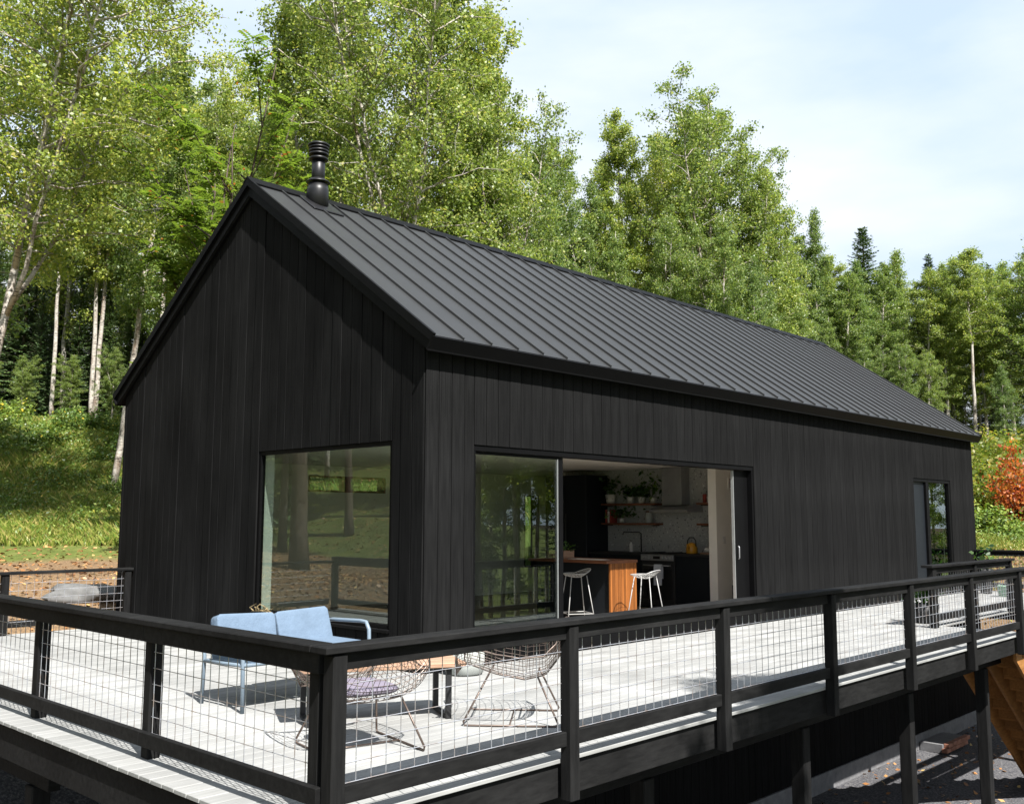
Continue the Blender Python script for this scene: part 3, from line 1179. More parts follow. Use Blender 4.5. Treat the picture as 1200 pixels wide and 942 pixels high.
# ------------------------------------------------------------------ deck furniture
def superbox(mb, c_, size, e=.25, n=(14, 10), frame=None):
    """rounded cushion (superellipsoid)"""
    nu, nv = n
    vs_, fs_ = [], []
    sp_ = lambda a_, p_: math.copysign(abs(a_) ** p_, a_)
    for j in range(nv + 1):
        ph = -math.pi / 2 + math.pi * j / nv
        for i in range(nu):
            th = 2 * math.pi * i / nu
            p = Vector((size[0] / 2 * sp_(math.cos(ph), e) * sp_(math.cos(th), e), size[1] / 2 * sp_(math.cos(ph), e) * sp_(math.sin(th), e), size[2] / 2 * sp_(math.sin(ph), e * 1.6)))
            p = p + Vector(c_)
            vs_.append(frame @ p if frame is not None else p)
    for j in range(nv):
        for i in range(nu):
            a_, b_ = j * nu + i, j * nu + (i + 1) % nu
            fs_.append((a_, b_, b_ + nu, a_ + nu))
    mb._add(vs_, fs_)
    return mb


sofa = thing('garden_sofa', 'two seat garden sofa with light blue cushions and grey metal frame before the gable window', 'sofa', (-1.62, -.12, 0), R(0))
SX = .62
fm_ = MB()
for sx in (-1, 1):
    x_ = sx * SX
    fm_.tube([(x_, -.32, 0), (x_, -.31, .30), (x_, -.30, .54), (x_, -.26, .60), (x_, -.18, .605), (x_, .22, .59), (x_, .335, .575)], .017, 8)
    fm_.tube([(x_, .30, 0), (x_, .28, .38), (x_, .35, .62)], .017, 8)
    fm_.tube([(x_, -.315, .36), (x_, .29, .34)], .015, 8)
fm_.tube([(-SX, -.315, .36), (SX, -.315, .36)], .016, 8)
fm_.tube([(-SX, .28, .34), (SX, .28, .34)], .016, 8)
fm_.tube([(-SX, .34, .58), (SX, .34, .58)], .014, 8)
for k in range(9):
    x_ = -SX + .134 * (k + .6)
    fm_.tube([(x_, -.31, .36), (x_, .28, .335)], .006, 5)
fm_.build('frame', M_SOFAFRAME, sofa, True)
for sx in (-1, 1):
    sc_ = superbox(MB(), (sx * .295, -.03, .405), (.58, .60, .10), .16, (32, 12)).build('seat_cushion', M_BLUE, sofa, True)
    w2, d2 = .283, .292
    for zz in (.372, .438):
        MB().tube([(sx * .295 + p_ * w2, -.03 + q_ * d2, zz) for p_, q_ in ((-1, -.9), (-.9, -1), (.9, -1), (1, -.9), (1, .9), (.9, 1), (-.9, 1), (-1, .9), (-1, -.9))], .006, 6).build('piping', M_BLUE, sc_, True)
    t_ = Matrix.Translation((sx * .287, .225, .51)) @ Matrix.Rotation(R(-16 - 2 * sx), 4, 'X') @ Matrix.Rotation(R(-2 * sx), 4, 'Y')
    superbox(MB(), (0, 0, 0), (.555, .13, .38), .14, (32, 12), t_).build('back_cushion', M_BLUE, sofa, True)
    bc_ = [c_ for c_ in sofa.children if c_.name.startswith('back_cushion')][-1]
    MB().tube([t_ @ Vector((p_ * .270, -.05, q_ * .183)) for p_, q_ in ((-1, -.88), (-.92, -1), (.92, -1), (1, -.88), (1, .88), (.92, 1), (-.92, 1), (-1, .88), (-1, -.88))], .006, 6).build('piping', M_BLUE, bc_, True)

tbl = thing('coffee_table', 'low plank coffee table on black metal legs between sofa and wire chairs', 'table', (-1.62, -1.30, 0), R(-28))
for k in range(3):
    MB().box((-.64, -.27 + k * .181, .385), (.64, -.27 + k * .181 + .177, .42), .005).build('top_plank', M_TABLE, tbl)
lg = MB()
for sx in (-1, 1):
    lg = MB()
    lg.box((sx * .52 - .02, -.22, .355), (sx * .52 + .02, .22, .384)).box((sx * .52 - .02, -.22, 0), (sx * .52 + .02, -.18, .354)).box((sx * .52 - .02, .18, 0), (sx * .52 + .02, .22, .354))
    lg.box((sx * .52 - .02, -.179, .0), (sx * .52 + .02, .179, .02))
    lg.build('leg', M_BLACKMETAL, tbl)
MB().box((-.499, -.02, .36), (.499, .02, .384)).build('stretcher', M_BLACKMETAL, tbl)


def basket(u, v):
    """wire lounge chair shell; u in -1..1 across, v 0 front lip .. 1 top of back; local front is +y"""
    P = [(.40, .36), (.385, .405), (.32, .41), (.10, .335), (-.10, .30), (-.26, .335), (-.36, .46), (-.42, .60), (-.46, .74)]
    s_ = v * (len(P) - 1)
    i = min(int(s_), len(P) - 2)
    f_ = s_ - i
    y_ = P[i][0] * (1 - f_) + P[i + 1][0] * f_
    z_ = P[i][1] * (1 - f_) + P[i + 1][1] * f_
    hw = (.25 + .17 * math.sin(math.pi * min(1, v * 1.15)) ** .8) * (1 - .35 * max(0, v - .75) / .25 * abs(u))
    side = .20 * math.sin(math.pi * min(1, v * 1.08)) ** .7
    x_ = hw * math.sin(u * 1.25) / math.sin(1.25)
    z_ += side * abs(u) ** 2.4
    y_ += .12 * max(0, v - .55) * u * u
    return Vector((x_, y_, z_))


def wire_chair(label, loc, rz, cushion=None):
    t_ = thing('wire_chair', label, 'chair', loc, rz, group='wire lounge chairs on the deck')
    mb = MB()
    for k in range(-11, 12):
        u = k / 11.5
        mb.tube([basket(u, j / 30) for j in range(31)], .002, 4)
    for k in range(1, 26):
        v = k / 26
        mb.tube([basket(j / 12, v) for j in range(-12, 13)], .002, 4)
    mb.build('wire_basket', M_CHAIRWIRE, t_)
    rim = [basket(-1, j / 24) for j in range(25)] + [basket(j / 12, 1) for j in range(-11, 12)] + [basket(1, 1 - j / 24) for j in range(25)] + [basket(-j / 12, 0) for j in range(-11, 13)]
    MB().tube(rim, .006, 6).build('rim', M_CHAIRWIRE, t_, True)
    lg_ = MB()
    for sx in (-1, 1):
        lg_.tube([(sx * .20, .16, .36), (sx * .30, .34, .03), (sx * .30, .33, .008), (sx * .30, -.34, .008), (sx * .30, -.35, .03), (sx * .20, -.20, .345)], .0075, 7)
    lg_.tube([(-.30, .0, .012), (.30, .0, .012)], .006, 6)
    lg_.tube([(-.2, .16, .36), (.2, .16, .36)], .006, 6)
    lg_.tube([(-.2, -.2, .345), (.2, -.2, .345)], .006, 6)
    lg_.build('sled_base', M_CHAIRWIRE, t_, True)
    if cushion:
        superbox(MB(), (0, .02, .385), (.44, .50, .07), .5, (24, 8)).build('seat_cushion', cushion, t_, True)
    return t_


wire_chair('wire basket chair with mauve seat cushion at the near corner of the deck', (-2.30, -1.98, 0), R(-12), M_MAUVE)
wire_chair('empty bronze wire basket chair beside the front railing before the glass door', (-.92, -2.07, 0), R(40))

dr = thing('drum_stool', 'pale round drum stool standing against the house corner', 'stool', (.30, -.27, 0))
MB().lathe([(.15, 0), (.185, .02), (.20, .14), (.19, .30), (.17, .335), (.02, .34)], (0, 0, 0), 32).build('body', M_DRUM, dr, True)
MB().lathe([(.15, .3401), (.16, .347), (.155, .355), (.02, .357)], (0, 0, 0), 32).build('top', M_DRUM, dr, True)


def leaf_cloud(name, mat, pos, size, rng, parent=None, upbias=.6, aspect=.62, fold=0.0):
    """many rhombic leaves, one mesh"""
    pos = np.asarray(pos, float)
    n = len(pos)
    nrm = rng.normal(size=(n, 3))
    nrm[:, 2] += upbias * np.sign(rng.random(n) - .2)
    nrm /= np.linalg.norm(nrm, axis=1)[:, None] + 1e-9
    t1 = np.cross(nrm, rng.normal(size=(n, 3)))
    t1 /= np.linalg.norm(t1, axis=1)[:, None] + 1e-9
    t2 = np.cross(nrm, t1)
    sz = (np.asarray(size) * rng.uniform(.45, 1.5, n))[:, None]
    a0 = pos - t1 * sz * .5
    a1 = pos + t2 * sz * .5 * aspect - t1 * sz * .08
    a2 = pos + t1 * sz * .5
    a3 = pos - t2 * sz * .5 * aspect - t1 * sz * .08
    V = np.stack([a0, a1, a2, a3], 1).reshape(-1, 3)
    return quad_mesh(name, mat, V)


def quad_mesh(name, mat, V):
    n = len(V) // 4
    me = bpy.data.meshes.new(name)
    me.vertices.add(4 * n)
    me.vertices.foreach_set('co', V.astype(np.float32).ravel())
    me.loops.add(4 * n)
    me.loops.foreach_set('vertex_index', np.arange(4 * n, dtype=np.int32))
    me.polygons.add(n)
    me.polygons.foreach_set('loop_start', np.arange(0, 4 * n, 4, dtype=np.int32))
    me.update(calc_edges=True)
    me.materials.append(mat)
    return me


def potted(name, label, loc, pr, ph, lh, nleaf, spread, mat=None, pot=None, group=None, lsize=.07, seed=1):
    rng = np.random.default_rng(seed)
    t_ = thing(name, label, 'plant', loc, group=group)
    MB().lathe([(pr * .72, 0), (pr, ph), (pr * .9, ph), (pr * .85, ph * .8)], (0, 0, 0), 20).build('pot', pot or M_POT, t_, True)
    pos = rng.normal(size=(nleaf, 3)) * np.array([spread, spread, lh * .32]) + np.array([0, 0, ph + lh * .5])
    pos[:, 2] = np.maximum(pos[:, 2], ph * .5)
    put('foliage', leaf_cloud('foliage', mat or M_POTLEAF, pos, lsize, rng), t_)
    stm = MB()
    for k in range(5):
        p = pos[k]
        stm.tube([(0, 0, ph * .8), (p[0] * .5, p[1] * .5, ph + lh * .35), tuple(p)], .004, 4)
    stm.build('stem', M_POTLEAF, t_)
    return t_


pl = thing('dried_sprig', 'straw coloured dried branch lying on the sill of the gable window behind the sofa', 'branch', (-.05, 2.75, WZ0))
mb = MB()
mb.tube([(0, -.26, .01), (-.01, -.1, .035), (.0, .06, .05), (-.01, .24, .03)], [.008, .014, .012, .004], 6)
mb.build('stem', M_STRAW, pl, True)
mb = MB()
for k in range(9):
    y0 = -.2 + k * .05
    mb.tube([(0, y0, .03), (random.uniform(-.04, .0), y0 + random.uniform(-.08, .08), .06 + random.uniform(0, .05)), (random.uniform(-.06, .0), y0 + random.uniform(-.14, .14), .06 + random.uniform(0, .08))], [.006, .008, .002], 5)
mb.build('twigs', M_STRAW, pl)

potted('potted_plant', 'small green leafy plant on the deck at the far end by the inner guard rail', (14.9, -.45, 0), .15, .5, .42, 60, .10, lsize=.13, seed=5, pot=M_BLACKMETAL)
bk = thing('bucket', 'pale green bucket on the deck past the stair opening', 'bucket', (14.3, -.95, 0))
MB().lathe([(.08, 0), (.10, .20), (.105, .20), (.105, .215), (.09, .215), (.08, .04)], (0, 0, 0), 24).build('body', M_BUCKET, bk, True)
MB().tube([(-.10, 0, .2), (-.07, .05, .25), (0, .07, .28), (.07, .05, .25), (.10, 0, .2)], .005, 6).build('handle', M_STEEL, bk, True)
potted('potted_plant', 'spiky potted plant in a dark pot at the near end of the inner guard', (8.25, -1.72, 0), .2, .28, .26, 220, .09, mat=M_POTLEAF, lsize=.08, seed=8, pot=M_BLACKMETAL)

# ------------------------------------------------------------------ kitchen seen through the open door
isl = thing('kitchen_island', 'kitchen island with orange slatted wood end panel and dark top', 'kitchen island', (4.72, 2.0, 0))
IO = Vector((-4.72, -2.0, 0))
rp(MB().box((4.43, 1.13, 0), (4.99, 2.5, .88), .003).build('cabinet', M_CAB, isl), IO)
n_ = 14
for k in range(n_):
    w_ = .60 / n_
    rp(MB().box((4.40 + k * w_ + .001, 1.095 - (k % 3) * .002, 0), (4.40 + (k + 1) * w_ - .001, 1.128, .885), .002).build('slat', M_ISLAND, isl), IO)
rp(MB().box((4.30, 1.085, .887), (5.02, 2.55, .925), .004).build('worktop', M_SHELF, isl), IO)

ctr = thing('kitchen_counter', 'navy black kitchen counter run along the speckled back wall', 'counter', (7.75, 2.7, 0))
CO = Vector((-7.75, -2.7, 0))
rp(MB().box((7.46, 1.42, .0), (8.04, 2.085, .88), .003).build('cabinet', M_CAB, ctr), CO)
rp(MB().box((7.46, 2.775, .0), (8.04, 3.93, .88), .003).build('cabinet', M_CAB, ctr), CO)
rp(MB().box((7.43, 1.415, .881), (8.04, 2.085, .92), .003).build('worktop', M_BLACKMETAL, ctr), CO)
rp(MB().box((7.43, 2.775, .881), (8.04, 3.93, .92), .003).build('worktop', M_BLACKMETAL, ctr), CO)
rp(MB().tube([(7.92, 3.12, .92), (7.92, 3.12, 1.24), (7.90, 3.15, 1.27), (7.72, 3.36, 1.27), (7.71, 3.37, 1.22)], .013, 8).build('tap', M_BLACKMETAL, ctr, True), CO)
fg = thing('fridge', 'tall black fridge unit at the left end of the kitchen wall', 'fridge', (7.72, 4.5, 0))
FO = Vector((-7.72, -4.5, 0))
rp(MB().box((7.40, 3.96, .05), (8.04, 4.95, 2.3), .006).build('body', M_CAB, fg), FO)
rp(MB().tube([(7.36, 4.42, .9), (7.36, 4.42, 1.6)], .01, 8).build('handle', M_BLACKMETAL, fg, True), FO)
rp(MB().box((7.45, 4.0, 0), (8.0, 4.9, .05)).build('plinth', M_BLACKMETAL, fg), FO)

rg = thing('range_cooker', 'black range cooker with steel knobs and a towel on its handle', 'cooker', (7.75, 2.43, 0))
RO = Vector((-7.75, -2.43, 0))
rp(MB().box((7.44, 2.095, .03), (8.04, 2.765, .90), .004).build('body', M_BLACKMETAL, rg), RO)
rp(MB().box((7.40, 2.10, .80), (7.439, 2.76, .90), .004).build('control_panel', M_STEEL, rg), RO)
rp(MB().box((7.425, 2.14, .15), (7.438, 2.72, .66), .003).build('oven_door', M_FLUE, rg), RO)
for y_ in (2.16, 2.23, 2.30, 2.58, 2.65, 2.71):
    fmx = Matrix.Rotation(R(-90), 4, 'Y')
    rp(MB().lathe([(.022, 0), (.022, .03), (.015, .035)], (7.399, y_, .85), 14, fmx).build('knob', M_ALU, rg), RO)
rp(MB().box((7.397, 2.36, .825), (7.3995, 2.5, .875)).build('display', M_FLUE, rg), RO)
rp(MB().tube([(7.42, 2.16, .72), (7.37, 2.17, .72), (7.37, 2.69, .72), (7.42, 2.70, .72)], .011, 8).build('handle', M_STEEL, rg, True), RO)
for y_ in (2.25, 2.6):
    mb = MB()
    for k in range(4):
        mb.box((7.5 + k * .13, y_ - .13, .905), (7.515 + k * .13, y_ + .13, .93))
    mb.box((7.5, y_ - .01, .9305), (7.905, y_ + .01, .94))
    rp(mb.build('grate', M_BLACKMETAL, rg), RO)
tw = thing('towel', 'pale towel hanging from the cooker handle', 'towel', (7.36, 2.42, .72))
MB().poly([(-.018, -.13, .015), (-.006, -.13, .022), (.03, -.13, .01), (.03, -.13, -.22), (.022, -.13, -.22), (.022, -.13, .0), (-.006, -.13, .014), (-.012, -.13, .0), (-.014, -.13, -.33), (-.022, -.13, -.33)], (0, .16, 0)).build('cloth', M_TOWEL, tw)

hd = thing('cooker_hood', 'grey cooker hood with square chimney above the range', 'cooker hood', (7.8, 2.36, 1.62))
HO = Vector((-7.8, -2.36, -1.62))
rp(MB().poly([(7.55, 1.9, 1.62), (8.04, 1.9, 1.62), (8.04, 1.9, 1.74), (7.85, 1.9, 1.74), (7.55, 1.9, 1.66)], (0, .78, 0)).build('canopy', M_STEEL, hd), HO)
rp(MB().box((7.78, 2.16, 1.7405), (8.04, 2.56, CZ - .004), .003).build('chimney', M_STEEL, hd), HO)
for nm, y0, y1, zz in (('upper shelf left of the hood', 2.72, 3.94, 1.78), ('lower shelf left of the hood', 2.72, 3.94, 1.43), ('upper shelf right of the hood', 1.43, 1.88, 1.78), ('lower shelf right of the hood', 1.43, 1.88, 1.43)):
    s_ = thing('wall_shelf', 'walnut %s on the speckled wall' % nm, 'shelf', (7.92, (y0 + y1) / 2, zz), group='kitchen wall shelves')
    hw = (y1 - y0) / 2
    MB().box((-.12, -hw, -.035), (.12, hw, 0), .003).build('board', M_SHELF, s_)
    mb = MB()
    for yy in (-hw + .08, hw - .1):
        mb.box((-.1, yy, -.05), (.118, yy + .02, -.036))
    mb.build('bracket', M_BLACKMETAL, s_)

for i, (y_, zz, pr, lh, nl, sp_, lab) in enumerate([
        (3.80, 1.78, .10, .28, 120, .09, 'leafy plant in a white pot at the fridge end of the upper shelf'),
        (3.35, 1.78, .07, .18, 130, .10, 'trailing plant in a small white pot on the upper shelf'),
        (3.10, 1.78, .07, .20, 150, .09, 'bright green plant in a white pot in the middle of the upper shelf'),
        (2.86, 1.78, .06, .42, 90, .12, 'tall dark leaved plant in a white pot on the upper shelf beside the hood'),
        (3.55, 1.43, .05, .2, 110, .14, 'dark trailing plant on the lower shelf')]):
    potted('potted_plant', lab, (7.92, y_, zz), pr, pr * 1.7, lh, nl, sp_, lsize=.08, seed=20 + i, group='kitchen shelf plants')
jr = thing('jar', 'clear pale storage jar on the lower shelf beside the hood', 'jar', (7.92, 2.95, 1.43))
MB().lathe([(.06, 0), (.065, .02), (.065, .14), (.05, .16), (.05, .19)], (0, 0, 0), 18).build('body', M_DRUM, jr, True)
MB().lathe([(.055, .1905), (.055, .21), (.02, .215)], (0, 0, 0), 18).build('lid', M_SHELF, jr, True)
for k in range(3):
    b_ = thing('book', ['red cookbook leaning by the fridge on the lower shelf', 'grey cookbook next to the red one on the lower shelf', 'thin red cookbook on the lower shelf'][k], 'book', (7.92, 3.84 - k * .05, 1.43), group='cookbooks on the lower shelf')
    MB().box((-.09, -.018, 0), (.09, .018, .24), .002).build('cover', M_BOOK if k != 1 else M_POT, b_)
    MB().box((-.085, -.015, .2401), (.08, .015, .243)).build('pages', M_PAPER, b_)
for k, (y_, mt_, hh) in enumerate(((1.78, M_BOOK, .14), (1.70, M_POT, .10), (1.62, M_BUCKET, .12), (1.54, M_BOOK, .09))):
    c_ = thing('tin', ['red tin', 'white tin', 'green tin', 'small dark red tin'][k] + ' on the upper shelf right of the hood', 'tin', (7.92, y_, 1.78), group='tins on the right shelf')
    MB().lathe([(.03, 0), (.034, .005), (.034, hh), (.03, hh + .005)], (0, 0, 0), 14).build('body', mt_, c_, True)
    MB().lathe([(.03, hh + .0055), (.03, hh + .015), (.01, hh + .017)], (0, 0, 0), 14).build('lid', M_STEEL, c_, True)
kt = thing('kettle', 'yellow enamel kettle with black handle on the counter beside the range', 'kettle', (7.72, 1.93, .92))
MB().lathe([(.09, 0), (.10, .02), (.098, .10), (.07, .16), (.045, .18), (.01, .19)], (0, 0, 0), 22).build('body', M_YELLOW, kt, True)
MB().tube([(0, -.085, .12), (0, -.08, .22), (0, -.04, .27), (0, .04, .27), (0, .08, .22), (0, .085, .12)], .010, 7).build('handle', M_BLACKMETAL, kt, True)
MB().tube([(-.08, 0, .08), (-.13, 0, .14), (-.15, 0, .16)], [.022, .015, .01], 8).build('spout', M_YELLOW, kt, True)
bw = thing('bread_board', 'round wooden board with a loaf on the right end of the counter', 'board', (7.7, 1.58, .92))
MB().lathe([(.15, 0), (.155, .01), (.15, .025), (.02, .026)], (0, 0, 0), 24).build('board', M_TABLE, bw, True)
lf = thing('loaf', 'pale loaf of bread lying on the round wooden board', 'bread', (7.7, 1.58, .946))
superbox(MB(), (0, 0, .045), (.2, .13, .09), .8, (18, 10)).build('crust', M_PAPER, lf, True)
mb = MB()
for k in range(3):
    mb.tube([(-.05 + k * .05 - .015, -.03, .083), (-.05 + k * .05 + .015, .03, .083)], .006, 5)
mb.build('scores', M_TABLE, lf)
sb_ = thing('soap_bottle', 'pale soap bottle beside the kitchen tap', 'bottle', (7.86, 3.3, .92))
MB().lathe([(.035, 0), (.037, .01), (.037, .13), (.015, .15), (.012, .17)], (0, 0, 0), 14).build('body', M_POT, sb_, True)
MB().tube([(0, 0, .17), (0, 0, .20), (-.04, 0, .20)], .006, 6).build('pump', M_BLACKMETAL, sb_, True)
bx = thing('wooden_crate', 'small wooden crate with greens on the island', 'crate', (4.75, 2.3, .925))
for (lo, hi) in (((-.12, -.16, 0), (.12, .16, .012)), ((-.12, -.16, .0125), (-.108, .16, .11)), ((.108, -.16, .0125), (.12, .16, .11)), ((-.107, -.16, .0125), (.107, -.148, .11)), ((-.107, .148, .0125), (.107, .16, .11))):
    MB().box(lo, hi).build('slat', M_TABLE, bx)
gp = thing('greens', 'bunch of green herbs standing in the island crate', 'plant', (4.75, 2.3, .94))
rng_ = np.random.default_rng(3)
put('foliage', leaf_cloud('foliage', M_POTLEAF, rng_.normal(size=(140, 3)) * np.array([.06, .09, .05]) + np.array([0, 0, .13]), .05, rng_), gp)
mb = MB()
for k in range(8):
    mb.tube([(0, 0, 0), (rng_.normal() * .04, rng_.normal() * .06, .12)], .004, 4)
mb.build('stem', M_POTLEAF, gp)
pp = thing('paper_sheet', 'open white paper lying on the island worktop', 'paper', (4.55, 1.6, .926))
MB().box((-.11, -.3, 0), (.11, -.005, .003)).build('page', M_PAPER, pp)
MB().box((-.11, .005, 0), (.11, .3, .003)).build('page', M_PAPER, pp)


def bar_stool(label, loc, rz):
    t_ = thing('bar_stool', label, 'stool', loc, rz, group='white wire bar stools')
    mb = MB()
    SH = .70

    def seat(u, v):
        x_, y_ = u * .2 * math.sqrt(1 - v * v / 2), v * .2 * math.sqrt(1 - u * u / 2)
        rr = x_ * x_ + y_ * y_
        return Vector((x_, y_, SH + 1.3 * rr + max(0, -y_ - .05) * .45))
    for k in range(-5, 6):
        mb.tube([seat(k / 5, j / 8) for j in range(-8, 9)], .002, 4)
        mb.tube([seat(j / 8, k / 5) for j in range(-8, 9)], .002, 4)
    ring = [seat(1, j / 6) for j in range(-6, 7)] + [seat(-j / 6, 1) for j in range(-6, 7)] + [seat(-1, -j / 6) for j in range(-6, 7)] + [seat(j / 6, -1) for j in range(-6, 7)]
    mb.tube(ring, .0055, 6)
    mb.build('wire_seat', M_WHITEMETAL, t_)
    for sx in (-1, 1):
        for sy in (-1, 1):
            MB().tube([(sx * .11, sy * .11, SH + .03), (sx * .21, sy * .21, 0)], .0065, 7).build('leg', M_WHITEMETAL, t_, True)
    q = .176
    MB().tube([(-q, -q, .22), (q, -q, .22), (q, q, .22), (-q, q, .22), (-q, -q, .22)], .006, 6).build('foot_ring', M_WHITEMETAL, t_)
    return t_


bar_stool('white wire bar stool before the dark side of the island, next to the glass door', (4.05, 1.42, 0), R(60))
bar_stool('white wire bar stool beside the orange wood end of the island', (4.50, .58, 0), R(10))

# ------------------------------------------------------------------ ground things
def rock(name, label, loc, size, seed):
    rng = np.random.default_rng(seed)
    import bmesh
    b = bmesh.new()
    bmesh.ops.create_icosphere(b, subdivisions=3, radius=1)
    ph = rng.uniform(0, 6, 6)
    for v_ in b.verts:
        c_ = v_.co.copy()
        k = 1 + .16 * math.sin(3 * c_.x + ph[0]) * math.sin(2.4 * c_.y + ph[1]) + .12 * math.sin(5 * c_.z + 4 * c_.x + ph[2]) + .05 * math.sin(11 * c_.y + ph[3])
        v_.co = Vector((c_.x * size[0], c_.y * size[1], c_.z * size[2])) * k
    me = bpy.data.meshes.new(name)
    b.to_mesh(me)
    b.free()
    me.materials.append(M_ROCK)
    me.polygons.foreach_set('use_smooth', [True] * len(me.polygons))
    o = put(name, me, None, loc)
    return tag(o, label, 'rock')


def at(px, D):
    p = np.array([CAM.x, CAM.y]) + D * FH + D * (px - 600) / F_PX * RH
    return float(p[0]), float(p[1])


x_, y_ = at(108, 16.2)
rock('boulder', 'low flat grey boulder on the leaf strewn yard behind the gable deck', (x_, y_, tz(x_, y_) - .05), (.62, .5, .2), 4)

# low brick retaining step below the deck
rw = thing('brick_step', 'low reddish brick step on the gravel below the deck', 'step', (12.6, .0, GZ))
for r_ in range(2):
    for k in range(5):
        MB().box((-.55 + k * .22 + .11 * (r_ % 2), -.55, r_ * .075 + .02), (-.35 + k * .22 + .11 * (r_ % 2), -.45, r_ * .075 + .09), .006).build('brick', M_BRICK, rw)
MB().box((-.5, -.45, 0), (.6, -.05, .15)).build('core', M_CONC, rw)

# ------------------------------------------------------------------ vegetation
def make_tree(seed, Ht, cb, Rc, nleaf, leaf, bark, lmat, lean=(0, 0), forks=0, nb=46, droop=.25, up=.75, tr=.0068, spread=.11):
    rng = np.random.default_rng(seed)
    n = 16
    tt = np.linspace(0, 1, n)
    wx = np.cumsum(rng.normal(0, .010 * Ht / n * 3, n)) + lean[0] * tt ** 1.4
    wy = np.cumsum(rng.normal(0, .010 * Ht / n * 3, n)) + lean[1] * tt ** 1.4
    wx -= wx[0]
    wy -= wy[0]
    tp = np.stack([wx, wy, tt * Ht], 1)
    r0 = Ht * tr
    mb = MB()
    mb.tube([tuple(p) for p in tp], [r0 * (1.25 if k == 0 else 1) * (1 - t_) ** .8 + .012 for k, t_ in enumerate(tt)], 8)
    axes = [(tp, 0, 1.0)]
    for k in range(forks):
        h0 = rng.uniform(.32, .5)
        i0 = int(h0 * (n - 1))
        an = rng.uniform(0, 6.28)
        L = Ht * (1 - h0) * rng.uniform(.75, .95)
        m_ = 9
        q = np.linspace(0, 1, m_)
        fp = np.stack([tp[i0, 0] + math.cos(an) * L * .28 * q ** .8, tp[i0, 1] + math.sin(an) * L * .28 * q ** .8, tp[i0, 2] + L * q], 1)
        fp[:, :2] += np.cumsum(rng.normal(0, .05, (m_, 2)), 0)
        mb.tube([tuple(p) for p in fp], [r0 * .5 * (1 - t_) ** .8 + .008 for t_ in q], 6)
        axes.append((fp, h0, .7))
    twig_a, twig_b, wts = [], [], []
    for ax, h0, scl in axes:
        hh = ax[:, 2]
        for b in range(int(nb * scl)):
            t_ = (b + rng.uniform(0, 1)) / (nb * scl)
            h = cb * Ht + (.985 - cb) * Ht * t_ ** .9
            if h < hh[0]:
                continue
            base = np.array([np.interp(h, hh, ax[:, 0]), np.interp(h, hh, ax[:, 1]), h])
            prof = max(.08, math.sin(math.pi * min(1, t_ * .80 + .17))) ** .75
            L = Rc * prof * rng.uniform(.55, 1.15) * (scl ** .3)
            az = b * 2.4 + rng.uniform(-.6, .6)
            el = up * rng.uniform(.6, 1.3) * (.6 + .6 * t_)
            d = np.array([math.cos(az) * math.cos(el), math.sin(az) * math.cos(el), math.sin(el)])
            pts = []
            m_ = 5
            for k in range(m_ + 1):
                q = k / m_
                p = base + d * L * q + np.array([0, 0, -droop * L * q * q]) + rng.normal(0, .03 * L, 3) * (k > 0)
                pts.append(p)
            br0 = min(.028, .006 + L * .008)
            mb.tube([tuple(p) for p in pts], [br0 * (1 - q / m_) + .004 for q in range(m_ + 1)], 4, cap=False)
            ntw = int(rng.integers(6, 10))
            for k in range(ntw):
                q = rng.uniform(.18, 1.0)
                i = min(int(q * m_), m_ - 1)
                f_ = q * m_ - i
                a_ = pts[i] * (1 - f_) + pts[i + 1] * f_
                dv = d * .5 + rng.normal(0, .65, 3)
                dv /= np.linalg.norm(dv)
                tl_ = L * rng.uniform(.18, .42) * (1.15 - .5 * q)
                e_ = a_ + dv * tl_ + np.array([0, 0, -.12 * tl_])
                twig_a.append(a_)
                twig_b.append(e_)
                wts.append(tl_ * rng.uniform(.5, 1.5))
                if rng.random() < .5:
                    mb.tube([tuple(a_), tuple((a_ + e_) / 2 + rng.normal(0, .02, 3)), tuple(e_)], [.006, .004, .002], 3, cap=False)
    twig_a, twig_b, wts = np.array(twig_a), np.array(twig_b), np.array(wts)
    wts /= wts.sum()
    idx = rng.choice(len(wts), nleaf, p=wts)
    q = rng.uniform(.1, 1.1, nleaf)[:, None]
    pos = twig_a[idx] * (1 - q) + twig_b[idx] * q + rng.normal(0, spread, (nleaf, 3))
    trunk = mb.mesh('trunk', bark, True)
    crown = leaf_cloud('crown', lmat, pos, leaf, rng, upbias=.5, aspect=.7)
    return trunk, crown


